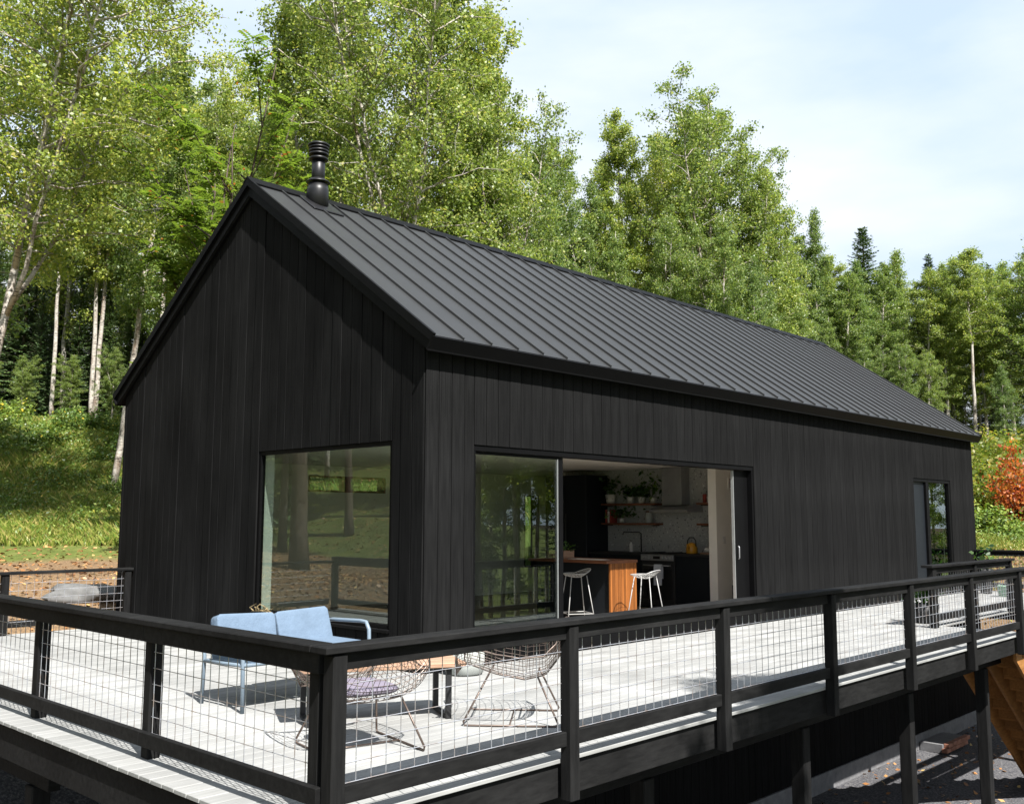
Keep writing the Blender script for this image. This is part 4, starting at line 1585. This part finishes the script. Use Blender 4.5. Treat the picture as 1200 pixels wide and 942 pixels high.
def make_spruce(seed, Ht, Rc, dens=1.0):
    rng = np.random.default_rng(seed)
    mb = MB()
    mb.tube([(0, 0, 0), (0, 0, Ht * .5), (0, 0, Ht)], [Ht * .011, Ht * .007, .01], 7)
    V = []
    z = Ht * .04
    while z < Ht * .985:
        t_ = z / Ht
        nbr = int(rng.integers(5, 8))
        L0 = Rc * (1 - t_) ** .85 + .10
        for k in range(nbr):
            az = 6.283 * k / nbr + rng.uniform(-.4, .4) + z * 3
            L = L0 * rng.uniform(.5, 1.15)
            el = .9 * t_ ** 1.5 - .25 + rng.uniform(-.16, .16)
            d = np.array([math.cos(az) * math.cos(el), math.sin(az) * math.cos(el), math.sin(el)])
            sd_ = np.array([-math.sin(az), math.cos(az), 0])
            base = np.array([0, 0, min(z + rng.uniform(-.22, .22), Ht * .99)])
            tip = base + d * L + np.array([0, 0, .08 * L])
            if L > .5:
                mb.tube([tuple(base), tuple((base + tip) / 2 - np.array([0, 0, .04 * L])), tuple(tip)], [.014, .009, .003], 3, cap=False)
            ns = max(4, int(L / .085 * dens))
            for j in range(ns):
                q = (j + rng.uniform(.2, .9)) / ns
                c_ = base + (tip - base) * q - np.array([0, 0, .16 * L * q * (1 - q)])
                for sg in (-1, 1):
                    tl_ = (.14 + .26 * L * (1 - q) * .55) * rng.uniform(.6, 1.2)
                    tl_ = min(tl_, .55)
                    dv = d * rng.uniform(.45, .9) + sd_ * sg * rng.uniform(.5, 1) + np.array([0, 0, rng.uniform(-.5, .1)])
                    dv /= np.linalg.norm(dv)
                    up_ = np.array([0, 0, 1.0]) + rng.normal(0, .45, 3)
                    wv = np.cross(dv, up_)
                    wv /= np.linalg.norm(wv) + 1e-9
                    wd = .035 * rng.uniform(.7, 1.4)
                    V += [c_ - wv * wd * .5, c_ + dv * tl_ * .5 - wv * wd, c_ + dv * tl_, c_ + dv * tl_ * .5 + wv * wd]
        z += (.10 + .13 * (1 - t_)) * rng.uniform(.6, 1.3)
    return mb.mesh('trunk', M_BARK, True), quad_mesh('crown', M_NEEDLE, np.array(V))


def make_rowan(seed, Ht, Rc, nfrond):
    """arching stems with feather shaped leaves"""
    rng = np.random.default_rng(seed)
    mb = MB()
    V = []
    stems = []
    for k in range(6):
        an = rng.uniform(0, 6.283)
        L = Ht * rng.uniform(.7, 1.05)
        pts = [np.array([0, 0, 0.])]
        for j in range(1, 9):
            q = j / 8
            pts.append(np.array([math.cos(an) * Rc * q ** 1.6 * .8, math.sin(an) * Rc * q ** 1.6 * .8, L * (q - .10 * q * q)]) + rng.normal(0, .06, 3))
        mb.tube([tuple(p) for p in pts], [.05 * (1 - j / 8) + .01 for j in range(9)], 6)
        stems.append(pts)
        for b in range(9):
            q = rng.uniform(.35, .95)
            i = int(q * 8)
            a_ = pts[i]
            az = rng.uniform(0, 6.283)
            l2 = Rc * rng.uniform(.3, .75)
            e_ = a_ + np.array([math.cos(az) * l2, math.sin(az) * l2, l2 * rng.uniform(.2, .9)])
            mid_ = (a_ + e_) / 2 + np.array([0, 0, .08 * l2])
            mb.tube([tuple(a_), tuple(mid_), tuple(e_)], [.015, .010, .004], 4, cap=False)
            stems.append([a_, mid_, e_])
    for k in range(nfrond):
        s_ = stems[rng.integers(0, len(stems))]
        q = rng.uniform(.3, 1)
        i = min(int(q * (len(s_) - 1)), len(s_) - 2)
        f_ = q * (len(s_) - 1) - i
        c_ = s_[i] * (1 - f_) + s_[i + 1] * f_
        az = rng.uniform(0, 6.283)
        d = np.array([math.cos(az), math.sin(az), rng.uniform(-.35, .35)])
        d /= np.linalg.norm(d)
        sd_ = np.cross(d, [0, 0, 1])
        sd_ /= np.linalg.norm(sd_)
        upv = np.cross(sd_, d)
        L = rng.uniform(.24, .38)
        for j in range(6):
            pc = c_ + d * L * (j + 1) / 6 - np.array([0, 0, .10 * L * (j / 5) ** 2])
            for sg in (-1, 1):
                dv = sd_ * sg + d * .35 - upv * .15
                dv /= np.linalg.norm(dv)
                ll, wd = .105, .027
                wv = np.cross(dv, upv)
                V += [pc, pc + dv * ll * .45 - wv * wd, pc + dv * ll, pc + dv * ll * .45 + wv * wd]
    return mb.mesh('trunk', M_BARK, True), quad_mesh('crown', M_ROWANLEAF, np.array(V))


def make_shrub(seed, Ht, Rc, nleaf, leaf, mat):
    rng = np.random.default_rng(seed)
    mb = MB()
    P = []
    for k in range(16):
        an = rng.uniform(0, 6.283)
        rr = Rc * math.sqrt(rng.uniform(.05, 1))
        hh = Ht * rng.uniform(.6, 1.1) * (1 - .35 * (rr / Rc) ** 2)
        e_ = np.array([math.cos(an) * rr, math.sin(an) * rr, hh])
        m_ = np.array([e_[0] * .4, e_[1] * .4, hh * .55])
        mb.tube([(0, 0, -.05), tuple(m_), tuple(e_)], [.014, .009, .003], 4, cap=False)
        for j in range(nleaf // 16):
            q = rng.uniform(.18, 1.05)
            p = (m_ * q * 2 if q < .5 else m_ + (e_ - m_) * (q - .5) * 2)
            P.append(p + rng.normal(0, .055 + .09 * Rc, 3) * np.array([1, 1, .8]))
    P = np.array(P)
    P[:, 2] = np.maximum(P[:, 2], .03)
    return mb.mesh('stems', M_BARK, True), leaf_cloud('foliage', mat, P, leaf, rng, upbias=.8)


TREE_H = 14.0
PROTO = {
    'slim': make_tree(1, TREE_H, .36, 2.0, 33000, .085, M_BIRCHBARK, M_BIRCHLEAF, (.5, .3), 0, 50),
    'full': make_tree(2, TREE_H, .22, 2.7, 44000, .085, M_BIRCHBARK, M_BIRCHLEAF, (-.3, .4), 2, 52),
    'high': make_tree(3, TREE_H, .50, 2.1, 27000, .085, M_BIRCHBARK, M_BIRCHLEAF, (.2, -.2), 0, 40),
    'low': make_tree(4, TREE_H, .08, 2.5, 44000, .09, M_BIRCHBARK, M_ASPENLEAF, (.2, .2), 1, 60),
    'narrow': make_tree(5, TREE_H, .22, 1.35, 26000, .085, M_BIRCHBARK, M_ASPENLEAF, (0, 0), 0, 60, up=.9),
    'fork': make_tree(6, TREE_H, .40, 2.9, 56000, .066, M_BIRCHBARK, M_BIRCHLEAF, (.3, .2), 3, 50, tr=.006),
    'spruce': make_spruce(7, TREE_H, 2.5),
    'spruce_slim': make_spruce(8, TREE_H, 1.9),
    'pine': make_tree(12, TREE_H, .55, 2.4, 20000, .1, M_BARK, M_NEEDLE, (.1, .1), 0, 30, tr=.014),
}
ROWAN = make_rowan(9, 7.0, 2.2, 1700)
SHRUBS = [make_shrub(30 + k, 1.0, .62, 2400, .075, M_SHRUBLEAF) for k in range(3)]
HERBS = [make_shrub(40 + k, 1.0, .75, 1500, .10, M_FERN) for k in range(2)]
REDSHRUB = make_shrub(50, 1.0, .5, 2600, .06, M_REDLEAF)


def z_at(py, D):
    return CAM.z + D * math.tan(PITCH + math.atan((471 - py) / F_PX))


ORD = ['first', 'second', 'third', 'fourth', 'fifth', 'sixth', 'seventh', 'eighth', 'ninth', 'tenth', 'eleventh', 'twelfth', 'thirteenth', 'fourteenth', 'fifteenth',
       'sixteenth', 'seventeenth', 'eighteenth', 'nineteenth', 'twentieth'] + ['twenty-' + w for w in ('first', 'second', 'third', 'fourth', 'fifth', 'sixth', 'seventh', 'eighth', 'ninth')]
ZONES = [(-1e9, 'beyond the left picture edge'), (0, 'left of the gable'), (150, 'behind the gable peak'), (330, 'behind the flue'), (430, 'behind the near end of the ridge'),
         (600, 'behind the middle of the ridge'), (780, 'behind the far half of the roof'), (930, 'behind the far ridge end'), (1040, 'above the far eave'), (1150, 'right of the house'), (1200, 'beyond the right picture edge')]
LOOK = {'slim': 'slender birch', 'full': 'broad birch', 'high': 'birch with a high crown', 'low': 'bushy aspen', 'narrow': 'narrow aspen', 'fork': 'forked birch', 'spruce': 'dark spruce', 'pine': 'thick trunked pine', 'spruce_slim': 'slim spruce'}
PENDING = []          # (px, base label, object): same looking neighbours are told apart by their order from the left


def zone(px):
    return [z_ for p_, z_ in ZONES if px >= p_][-1]


def settle_labels():
    fam = {}
    for px, base, o in PENDING:
        fam.setdefault(base, []).append((px, o))
    for base, lst in fam.items():
        lst.sort(key=lambda e: e[0])
        for k, (px, o) in enumerate(lst):
            o['label'] = base if len(lst) == 1 else '%s, %s from the left' % (base, ORD[k])


def plant_tree(px, D, top, kind, width=1.0, label=None, group=None, lean=0.0, rz=None):
    x_, y_ = at(px, D)
    g_ = tz(x_, y_)
    Ht = max(2.5, z_at(top - (22 if D > 40 and top < 380 else 0), D) - g_)
    sc_ = Ht / TREE_H
    sw = width * (sc_ if sc_ < 1 else sc_ ** .6)
    sp_ = kind.startswith('spruce')
    nm = 'spruce_tree' if sp_ else 'birch_tree'
    t_ = thing(nm, label, 'tree', (x_, y_, g_ - .06), 0, group or ('spruces in the forest' if sp_ else 'birches in the forest'))
    if label is None:
        PENDING.append((px, ('distant ' if D > 55 else '') + LOOK[kind] + ' ' + zone(px), t_))
    if D > 40:
        sw *= 1.15 if kind in ('narrow', 'spruce_slim') else 1.4
    t_.scale = (sw, sw, sc_)
    ax = Vector((0, 0, 1)).cross(Vector((RH[0], RH[1], 0)))
    q = Matrix.Rotation(R(lean), 3, ax) @ Matrix.Rotation(random.uniform(0, 6.28) if rz is None else rz, 3, 'Z')
    t_.rotation_euler = q.to_euler()
    put('trunk', PROTO[kind][0], t_)
    put('crown', PROTO[kind][1], t_)
    return t_


# trees that can be told apart, then the woods
plant_tree(-42, 19, -170, 'fork', 1.05, 'big white trunked birch filling the upper left corner, reaching past the top', 'birches in the forest', 8, 1.0)
plant_tree(134, 26, 40, 'slim', .95, 'leaning white birch whose trunk shows just left of the gable', 'birches in the forest', 5, .4)
plant_tree(462, 25, -150, 'fork', 1.05, 'tall forked birch rising behind the ridge beside the flue', 'birches in the forest')
plant_tree(835, 36, 98, 'full', 1.0, 'large leafy birch, the tallest above the far half of the roof', 'birches in the forest')
plant_tree(742, 36, 128, 'slim', .95, 'pointed birch to the left of the tallest one above the roof', 'birches in the forest')
plant_tree(963, 44, 264, 'narrow', .8, 'narrow birch with a bare white stem above the far ridge end', 'birches in the forest')
plant_tree(1022, 50, 286, 'spruce', 1.15, 'pointed dark spruce standing out above the treeline on the right', 'spruces in the forest')
plant_tree(1100, 52, 318, 'spruce_slim', 1.3, 'spruce with a brownish tip right of the pointed spruce', 'spruces in the forest')
plant_tree(1145, 45, 310, 'high', .9, 'birch with a long bare white trunk right of the roof end', 'birches in the forest')
plant_tree(1000, 36, 425, 'spruce', .8, 'short dark spruce just behind the far roof slope', 'spruces in the forest')

WOODS = [
    (-70, 22, -80, 'full', 1), (70, 36, 60, 'full', 1), (108, 35, 85, 'slim', .9), (205, 36, 85, 'slim', 1), (243, 34, 110, 'full', .95), (275, 36, 80, 'full', 1),
    (312, 38, 75, 'narrow', 1.2), (345, 27, -20, 'slim', 1), (392, 31, -60, 'high', 1.1), (415, 38, 90, 'full', 1), (520, 28, -50, 'slim', 1.05), (552, 29, 0, 'slim', 1),
    (590, 28, 88, 'full', .9), (622, 33, 165, 'low', 1), (655, 37, 165, 'slim', 1), (690, 36, 205, 'low', .9), (715, 40, 185, 'narrow', 1.3), (775, 38, 165, 'full', .95),
    (800, 41, 150, 'slim', 1), (868, 37, 165, 'full', .95), (902, 37, 198, 'low', .95), (930, 40, 275, 'low', .9), (948, 45, 300, 'slim', 1), (985, 46, 322, 'slim', .9),
    (1003, 47, 345, 'narrow', 1.2), (1040, 48, 345, 'narrow', 1.2), (1062, 51, 312, 'narrow', 1.2), (975, 45, 322, 'narrow', 1.2), (993, 44, 338, 'slim', 1), (1010, 45, 325, 'narrow', 1.1), (1035, 46, 330, 'slim', .9), (1090, 46, 335, 'slim', .9), (1112, 47, 328, 'narrow', 1.2), (1150, 50, 330, 'slim', .9), (1205, 48, 320, 'slim', .9), (1083, 47, 350, 'spruce_slim', 1.2), (1120, 49, 345, 'narrow', 1.2), (1130, 53, 320, 'narrow', 1.2), (1172, 52, 330, 'spruce_slim', 1.2), (1047, 53, 335, 'spruce_slim', 1.2),
    (1160, 47, 355, 'narrow', 1.2), (1190, 50, 325, 'narrow', 1.3), (1212, 46, 310, 'full', 1), (1250, 46, 290, 'slim', 1),
    (58, 33.5, 150, 'high', 1), (104, 35, 120, 'high', 1), (78, 33, 420, 'low', 1.3), (22, 33.5, 435, 'low', 1.4), (128, 33, 405, 'low', 1.2), (-25, 33, 425, 'low', 1.4), (182, 33.5, 110, 'high', 1), (232, 33.5, 150, 'high', 1), (300, 34, 120, 'high', 1), (160, 41, 110, 'low', 1), (120, 37, 190, 'low', .9), (225, 36, 190, 'low', .9), (290, 34, 170, 'low', .9), (375, 36, 120, 'low', 1),
    (490, 37, 215, 'low', 1), (550, 38, 100, 'low', 1), (650, 32, 260, 'low', .9), (720, 33, 270, 'low', .9), (785, 34, 250, 'low', .9), (850, 33, 250, 'low', .9), (890, 34, 300, 'low', .9),
    (940, 38, 350, 'low', .9), (975, 40, 370, 'low', .9), (1020, 42, 400, 'low', .9), (1060, 41, 400, 'low', .9), (1095, 43, 410, 'low', .9), (1135, 48, 400, 'low', .9), (1180, 44, 425, 'low', .8), (1220, 46, 380, 'low', 1),
    (20, 36, 240, 'spruce', 1), (62, 37, 225, 'spruce', 1), (105, 38, 215, 'spruce', 1), (-15, 36, 270, 'spruce', 1), (40, 35, 335, 'spruce', .9), (85, 35.5, 320, 'spruce', .9),
    (120, 35.5, 330, 'spruce', .9), (-50, 37, 200, 'spruce', 1), (1165, 50, 430, 'spruce', .9), (1195, 51, 420, 'spruce', .9), (1125, 52, 420, 'spruce', .9), (930, 46, 330, 'spruce', .9),
    (250, 40, 180, 'spruce', 1), (330, 42, 160, 'spruce', 1), (560, 44, 220, 'spruce', 1), (690, 46, 270, 'spruce', 1),
]
for k in range(14):
    WOODS.append((-90 + 19 * k + random.uniform(-6, 6), random.uniform(36.5, 40), random.uniform(330, 400), 'spruce', 1.5))
for k in range(12):
    WOODS.append((-70 + 36 * k + random.uniform(-8, 8), random.uniform(36, 41), random.uniform(290, 370), 'spruce', 1.1))
for k in range(9):
    WOODS.append((935 + 36 * k + random.uniform(-8, 8), random.uniform(50, 55), random.uniform(385, 430), ('spruce', 'low')[k % 2], 1.2))
for (px_, D_, top_, kd_, wd_) in WOODS:
    plant_tree(px_, D_, top_, kd_, wd_)
for k, px_ in enumerate(range(-120, 1320, 62)):
    plant_tree(px_ + random.uniform(-15, 15), 60 + 6 * (k % 3), (210 if px_ < 300 else 240 if px_ < 600 else 290 if px_ < 900 else 352) + random.uniform(-10, 30), ('full', 'low', 'low', 'slim')[k % 4] if px_ > 350 else ('low', 'spruce')[k % 2], 1.3, None, 'far trees of the woods')

# rowan reaching over the gable
x_, y_ = at(240, 19.0)
rw_ = thing('rowan_tree', 'arching rowan with feathery deep green leaves above the gable peak', 'tree', (x_, y_, tz(x_, y_)), 2.2)
rs = (z_at(-15, 19.0) - tz(x_, y_)) / 7.0
rw_.scale = (rs * .58, rs * .58, rs)
put('trunk', ROWAN[0], rw_)
put('crown', ROWAN[1], rw_)

# trees on the other side, seen mirrored in the glass
MIRROR = [(-.6, -10.2, 13.2, 'high'), (-11.5, 12, 13, 'high'), (-14, 17, 13, 'slim'), (-18, 9, 13, 'low'), (-17, 14, 12, 'spruce'), (-20, 20, 13, 'low'), (-16, 24, 13, 'full'), (-24, 14, 13, 'low'), (-25, 25, 14, 'low'), (-7.4, 13.1, 15, 'pine'),
          (-12, 30, 13, 'low'), (-7, 33, 14, 'low'), (-19, 33, 14, 'full'), (-28, 20, 13, 'spruce'), (-29, 32, 14, 'low'), (-22, 5, 13, 'full'), (-10, 20.5, 13, 'spruce'), (-13, 22, 13, 'spruce'), (-9.6, 17.2, 9, 'pine'), (-12.3, 17.6, 10, 'pine')]
for k in range(20):            # the wood across the slope, in front of the sliding door
    t_, w_ = 19 + k * 1.15, ((k * 7) % 11 - 5) * .62
    MIRROR.append((1.4 + .731 * t_ + .682 * w_, -.682 * t_ + .731 * w_, 12 + k % 4, ('high', 'slim', 'pine', 'high', 'low', 'spruce')[k % 6 if k > 7 else (0, 1, 2, 0, 1, 0, 2, 1)[k]]))
for k in range(9):
    MIRROR.append((33 + k * 3.1, -6 - (k * 5) % 13, 12 + k % 3, ('high', 'low', 'spruce')[k % 3]))
for k in range(8):
    MIRROR.append((6 + 5 * k, -38 - (k * 7) % 9, 15, ('low', 'full')[k % 2]))
for k, (x_, y_, h_, kd_) in enumerate(MIRROR):
    g_ = tz(x_, y_)
    t_ = thing('spruce_tree' if kd_ == 'spruce' else 'birch_tree', None, 'tree', (x_, y_, g_ - .05), k * 1.3, 'trees mirrored in the %s' % ('door' if y_ < 0 else 'window'))
    PENDING.append((x_ if y_ < 0 else y_, '%s mirrored in the %s' % (LOOK[kd_], 'door glass' if y_ < 0 else 'gable window'), t_))
    t_.scale = (h_ / TREE_H,) * 3
    put('trunk', PROTO[kd_][0], t_)
    put('crown', PROTO[kd_][1], t_)

# shrubs and herbs on the bank
SPOTS = []
for k in range(26):
    SPOTS.append((random.uniform(-60, 150), random.uniform(24.5, 32), random.uniform(.3, .65), 'herb'))
for k in range(12):
    SPOTS.append((random.uniform(-60, 160), random.uniform(27, 32), random.uniform(.6, .95), 'herb'))
for k in range(5):
    SPOTS.append((random.uniform(-60, 160), random.uniform(31, 33), random.uniform(.4, .8), 'shrub'))
for k in range(26):
    SPOTS.append((random.uniform(1125, 1260), random.uniform(29, 40), random.uniform(.9, 2.2), 'shrub'))
for k in range(10):
    SPOTS.append((random.uniform(1120, 1240), random.uniform(27, 34), random.uniform(.5, 1.0), 'herb'))
for i, (px_, D_, h_, kd_) in enumerate(SPOTS):
    x_, y_ = at(px_, D_)
    left = px_ < 600
    t_ = thing('shrub' if kd_ == 'shrub' else 'bank_plant', None, 'shrub' if kd_ == 'shrub' else 'plant', (x_, y_, tz(x_, y_)), random.uniform(0, 6),
               ('bank ' if left else 'meadow ') + ('shrubs' if kd_ == 'shrub' else 'plants'))
    if kd_ == 'shrub':
        lab = 'leafy green shrub at the forest edge above the bank' if left else ('tall' if h_ > 1.6 else 'low') + ' yellow green shrub on the meadow past the house'
    else:
        lab = 'broad leaved green plant on the %s grassy bank' % ('lower' if D_ < 28 else 'upper') if left else 'low green plant in the meadow past the house'
    PENDING.append((px_, lab, t_))
    t_.scale = (h_ * random.uniform(.9, 1.4), h_ * random.uniform(.9, 1.4), h_)
    src = SHRUBS[i % 3] if kd_ == 'shrub' else HERBS[i % 2]
    put('stems', src[0], t_)
    put('foliage', src[1], t_)
settle_labels()
for (px_, D_, h_, lab) in ((1193, 30, 2.4, 'large red leaved shrub on the meadow slope at the right edge'), (1180, 32, 1.5, 'smaller reddish shrub beside the large red one')):
    x_, y_ = at(px_, D_)
    t_ = thing('red_shrub', lab, 'shrub', (x_, y_, tz(x_, y_) + (.5 if h_ > 2 else 0)), 1.0, 'red shrubs')
    t_.location.z = tz(x_, y_)
    t_.scale = (h_ * .75, h_ * .75, h_)
    put('stems', REDSHRUB[0], t_)
    put('foliage', REDSHRUB[1], t_)


# meadow grass and fallen leaves
def scatter_grass():
    rng = np.random.default_rng(77)
    pts = []
    for (p0, p1, d0, d1, n_) in ((-90, 190, 20.5, 33, 110000), (1100, 1290, 22, 42, 100000), (200, 1100, 24, 40, 12000)):
        px_ = rng.uniform(p0, p1, n_)
        D_ = np.sqrt(rng.uniform(d0 ** 2, d1 ** 2, n_))
        x_ = CAM.x + D_ * FH[0] + D_ * (px_ - 600) / F_PX * RH[0]
        y_ = CAM.y + D_ * FH[1] + D_ * (px_ - 600) / F_PX * RH[1]
        s_ = s_coord(x_, y_)
        keep = (s_ + rng.normal(0, 1.0, n_) > 20.8) & ((y_ > 8.5) | (x_ > 19))
        pts.append(np.stack([x_[keep], y_[keep]], 1))
    P = np.concatenate(pts)
    n_ = len(P)
    s_ = s_coord(P[:, 0], P[:, 1])
    z_ = terrain(P[:, 0], P[:, 1])
    clump = .5 + .5 * np.sin(P[:, 0] * 1.7 + 1) * np.sin(P[:, 1] * 1.9)
    h_ = (.07 + .27 * sstep(21, 25, s_) * (.4 + .6 * clump)) * rng.uniform(.5, 1.3, n_)
    an = rng.uniform(0, 6.283, n_)
    w_ = .006 + .008 * rng.random(n_)
    lx, ly = rng.normal(0, .4, n_) * h_, rng.normal(0, .4, n_) * h_
    b = np.stack([P[:, 0], P[:, 1], z_ - .01], 1)
    dx = np.stack([np.cos(an) * w_, np.sin(an) * w_, np.zeros(n_)], 1)
    tip = b + np.stack([lx, ly, h_], 1)
    mid_ = b + np.stack([lx * .35, ly * .35, h_ * .6], 1)
    V = np.stack([b - dx, b + dx, mid_ + dx * .8, tip], 1).reshape(-1, 3)
    o = put('grass', quad_mesh('grass', M_GRASS, V))
    tag(o, 'tall yellow green meadow grass on the bank behind the house', 'grass', kind='stuff')
    # leafy ground cover among the grass
    Q = P[rng.random(n_) < .42]
    sq = s_coord(Q[:, 0], Q[:, 1])
    cl = np.sin(Q[:, 0] * 2.3 + 2) * np.sin(Q[:, 1] * 2.1 + 1) + .6 * np.sin(Q[:, 0] * .9) * np.cos(Q[:, 1] * 1.1)
    Q = Q[(cl + rng.normal(0, .4, len(Q)) > .1) & (sq > 22.3)]
    Q = np.repeat(Q, 3, 0) + rng.normal(0, .07, (len(Q) * 3, 2))
    zq = terrain(Q[:, 0], Q[:, 1]) + np.abs(rng.normal(.12, .12, len(Q)))
    o = put('ground_cover', leaf_cloud('ground_cover', M_FERN, np.column_stack([Q, zq]), .075, rng, upbias=1.2))
    tag(o, 'low leafy herbs covering the bank between the grass', 'herbs', kind='stuff')
    # fallen leaves on the yard and the gravel
    pts = []
    for (x0, x1, y0, y1, n_) in ((-8, 9, 7.0, 17, 9000), (16.5, 26, -2, 7, 5000), (7, 18, -4, 0, 700), (-20, -4, 6.5, 26, 16000)):
        pts.append(np.stack([rng.uniform(x0, x1, n_), rng.uniform(y0, y1, n_)], 1))
    P = np.concatenate(pts)
    z_ = terrain(P[:, 0], P[:, 1]) + .012
    o = put('fallen_leaves', leaf_cloud('fallen_leaves', M_DEADLEAF, np.column_stack([P, z_]), .085, rng, upbias=3))
    tag(o, 'scattered brown and orange fallen leaves on the yard and gravel', 'leaves', kind='stuff')


scatter_grass()
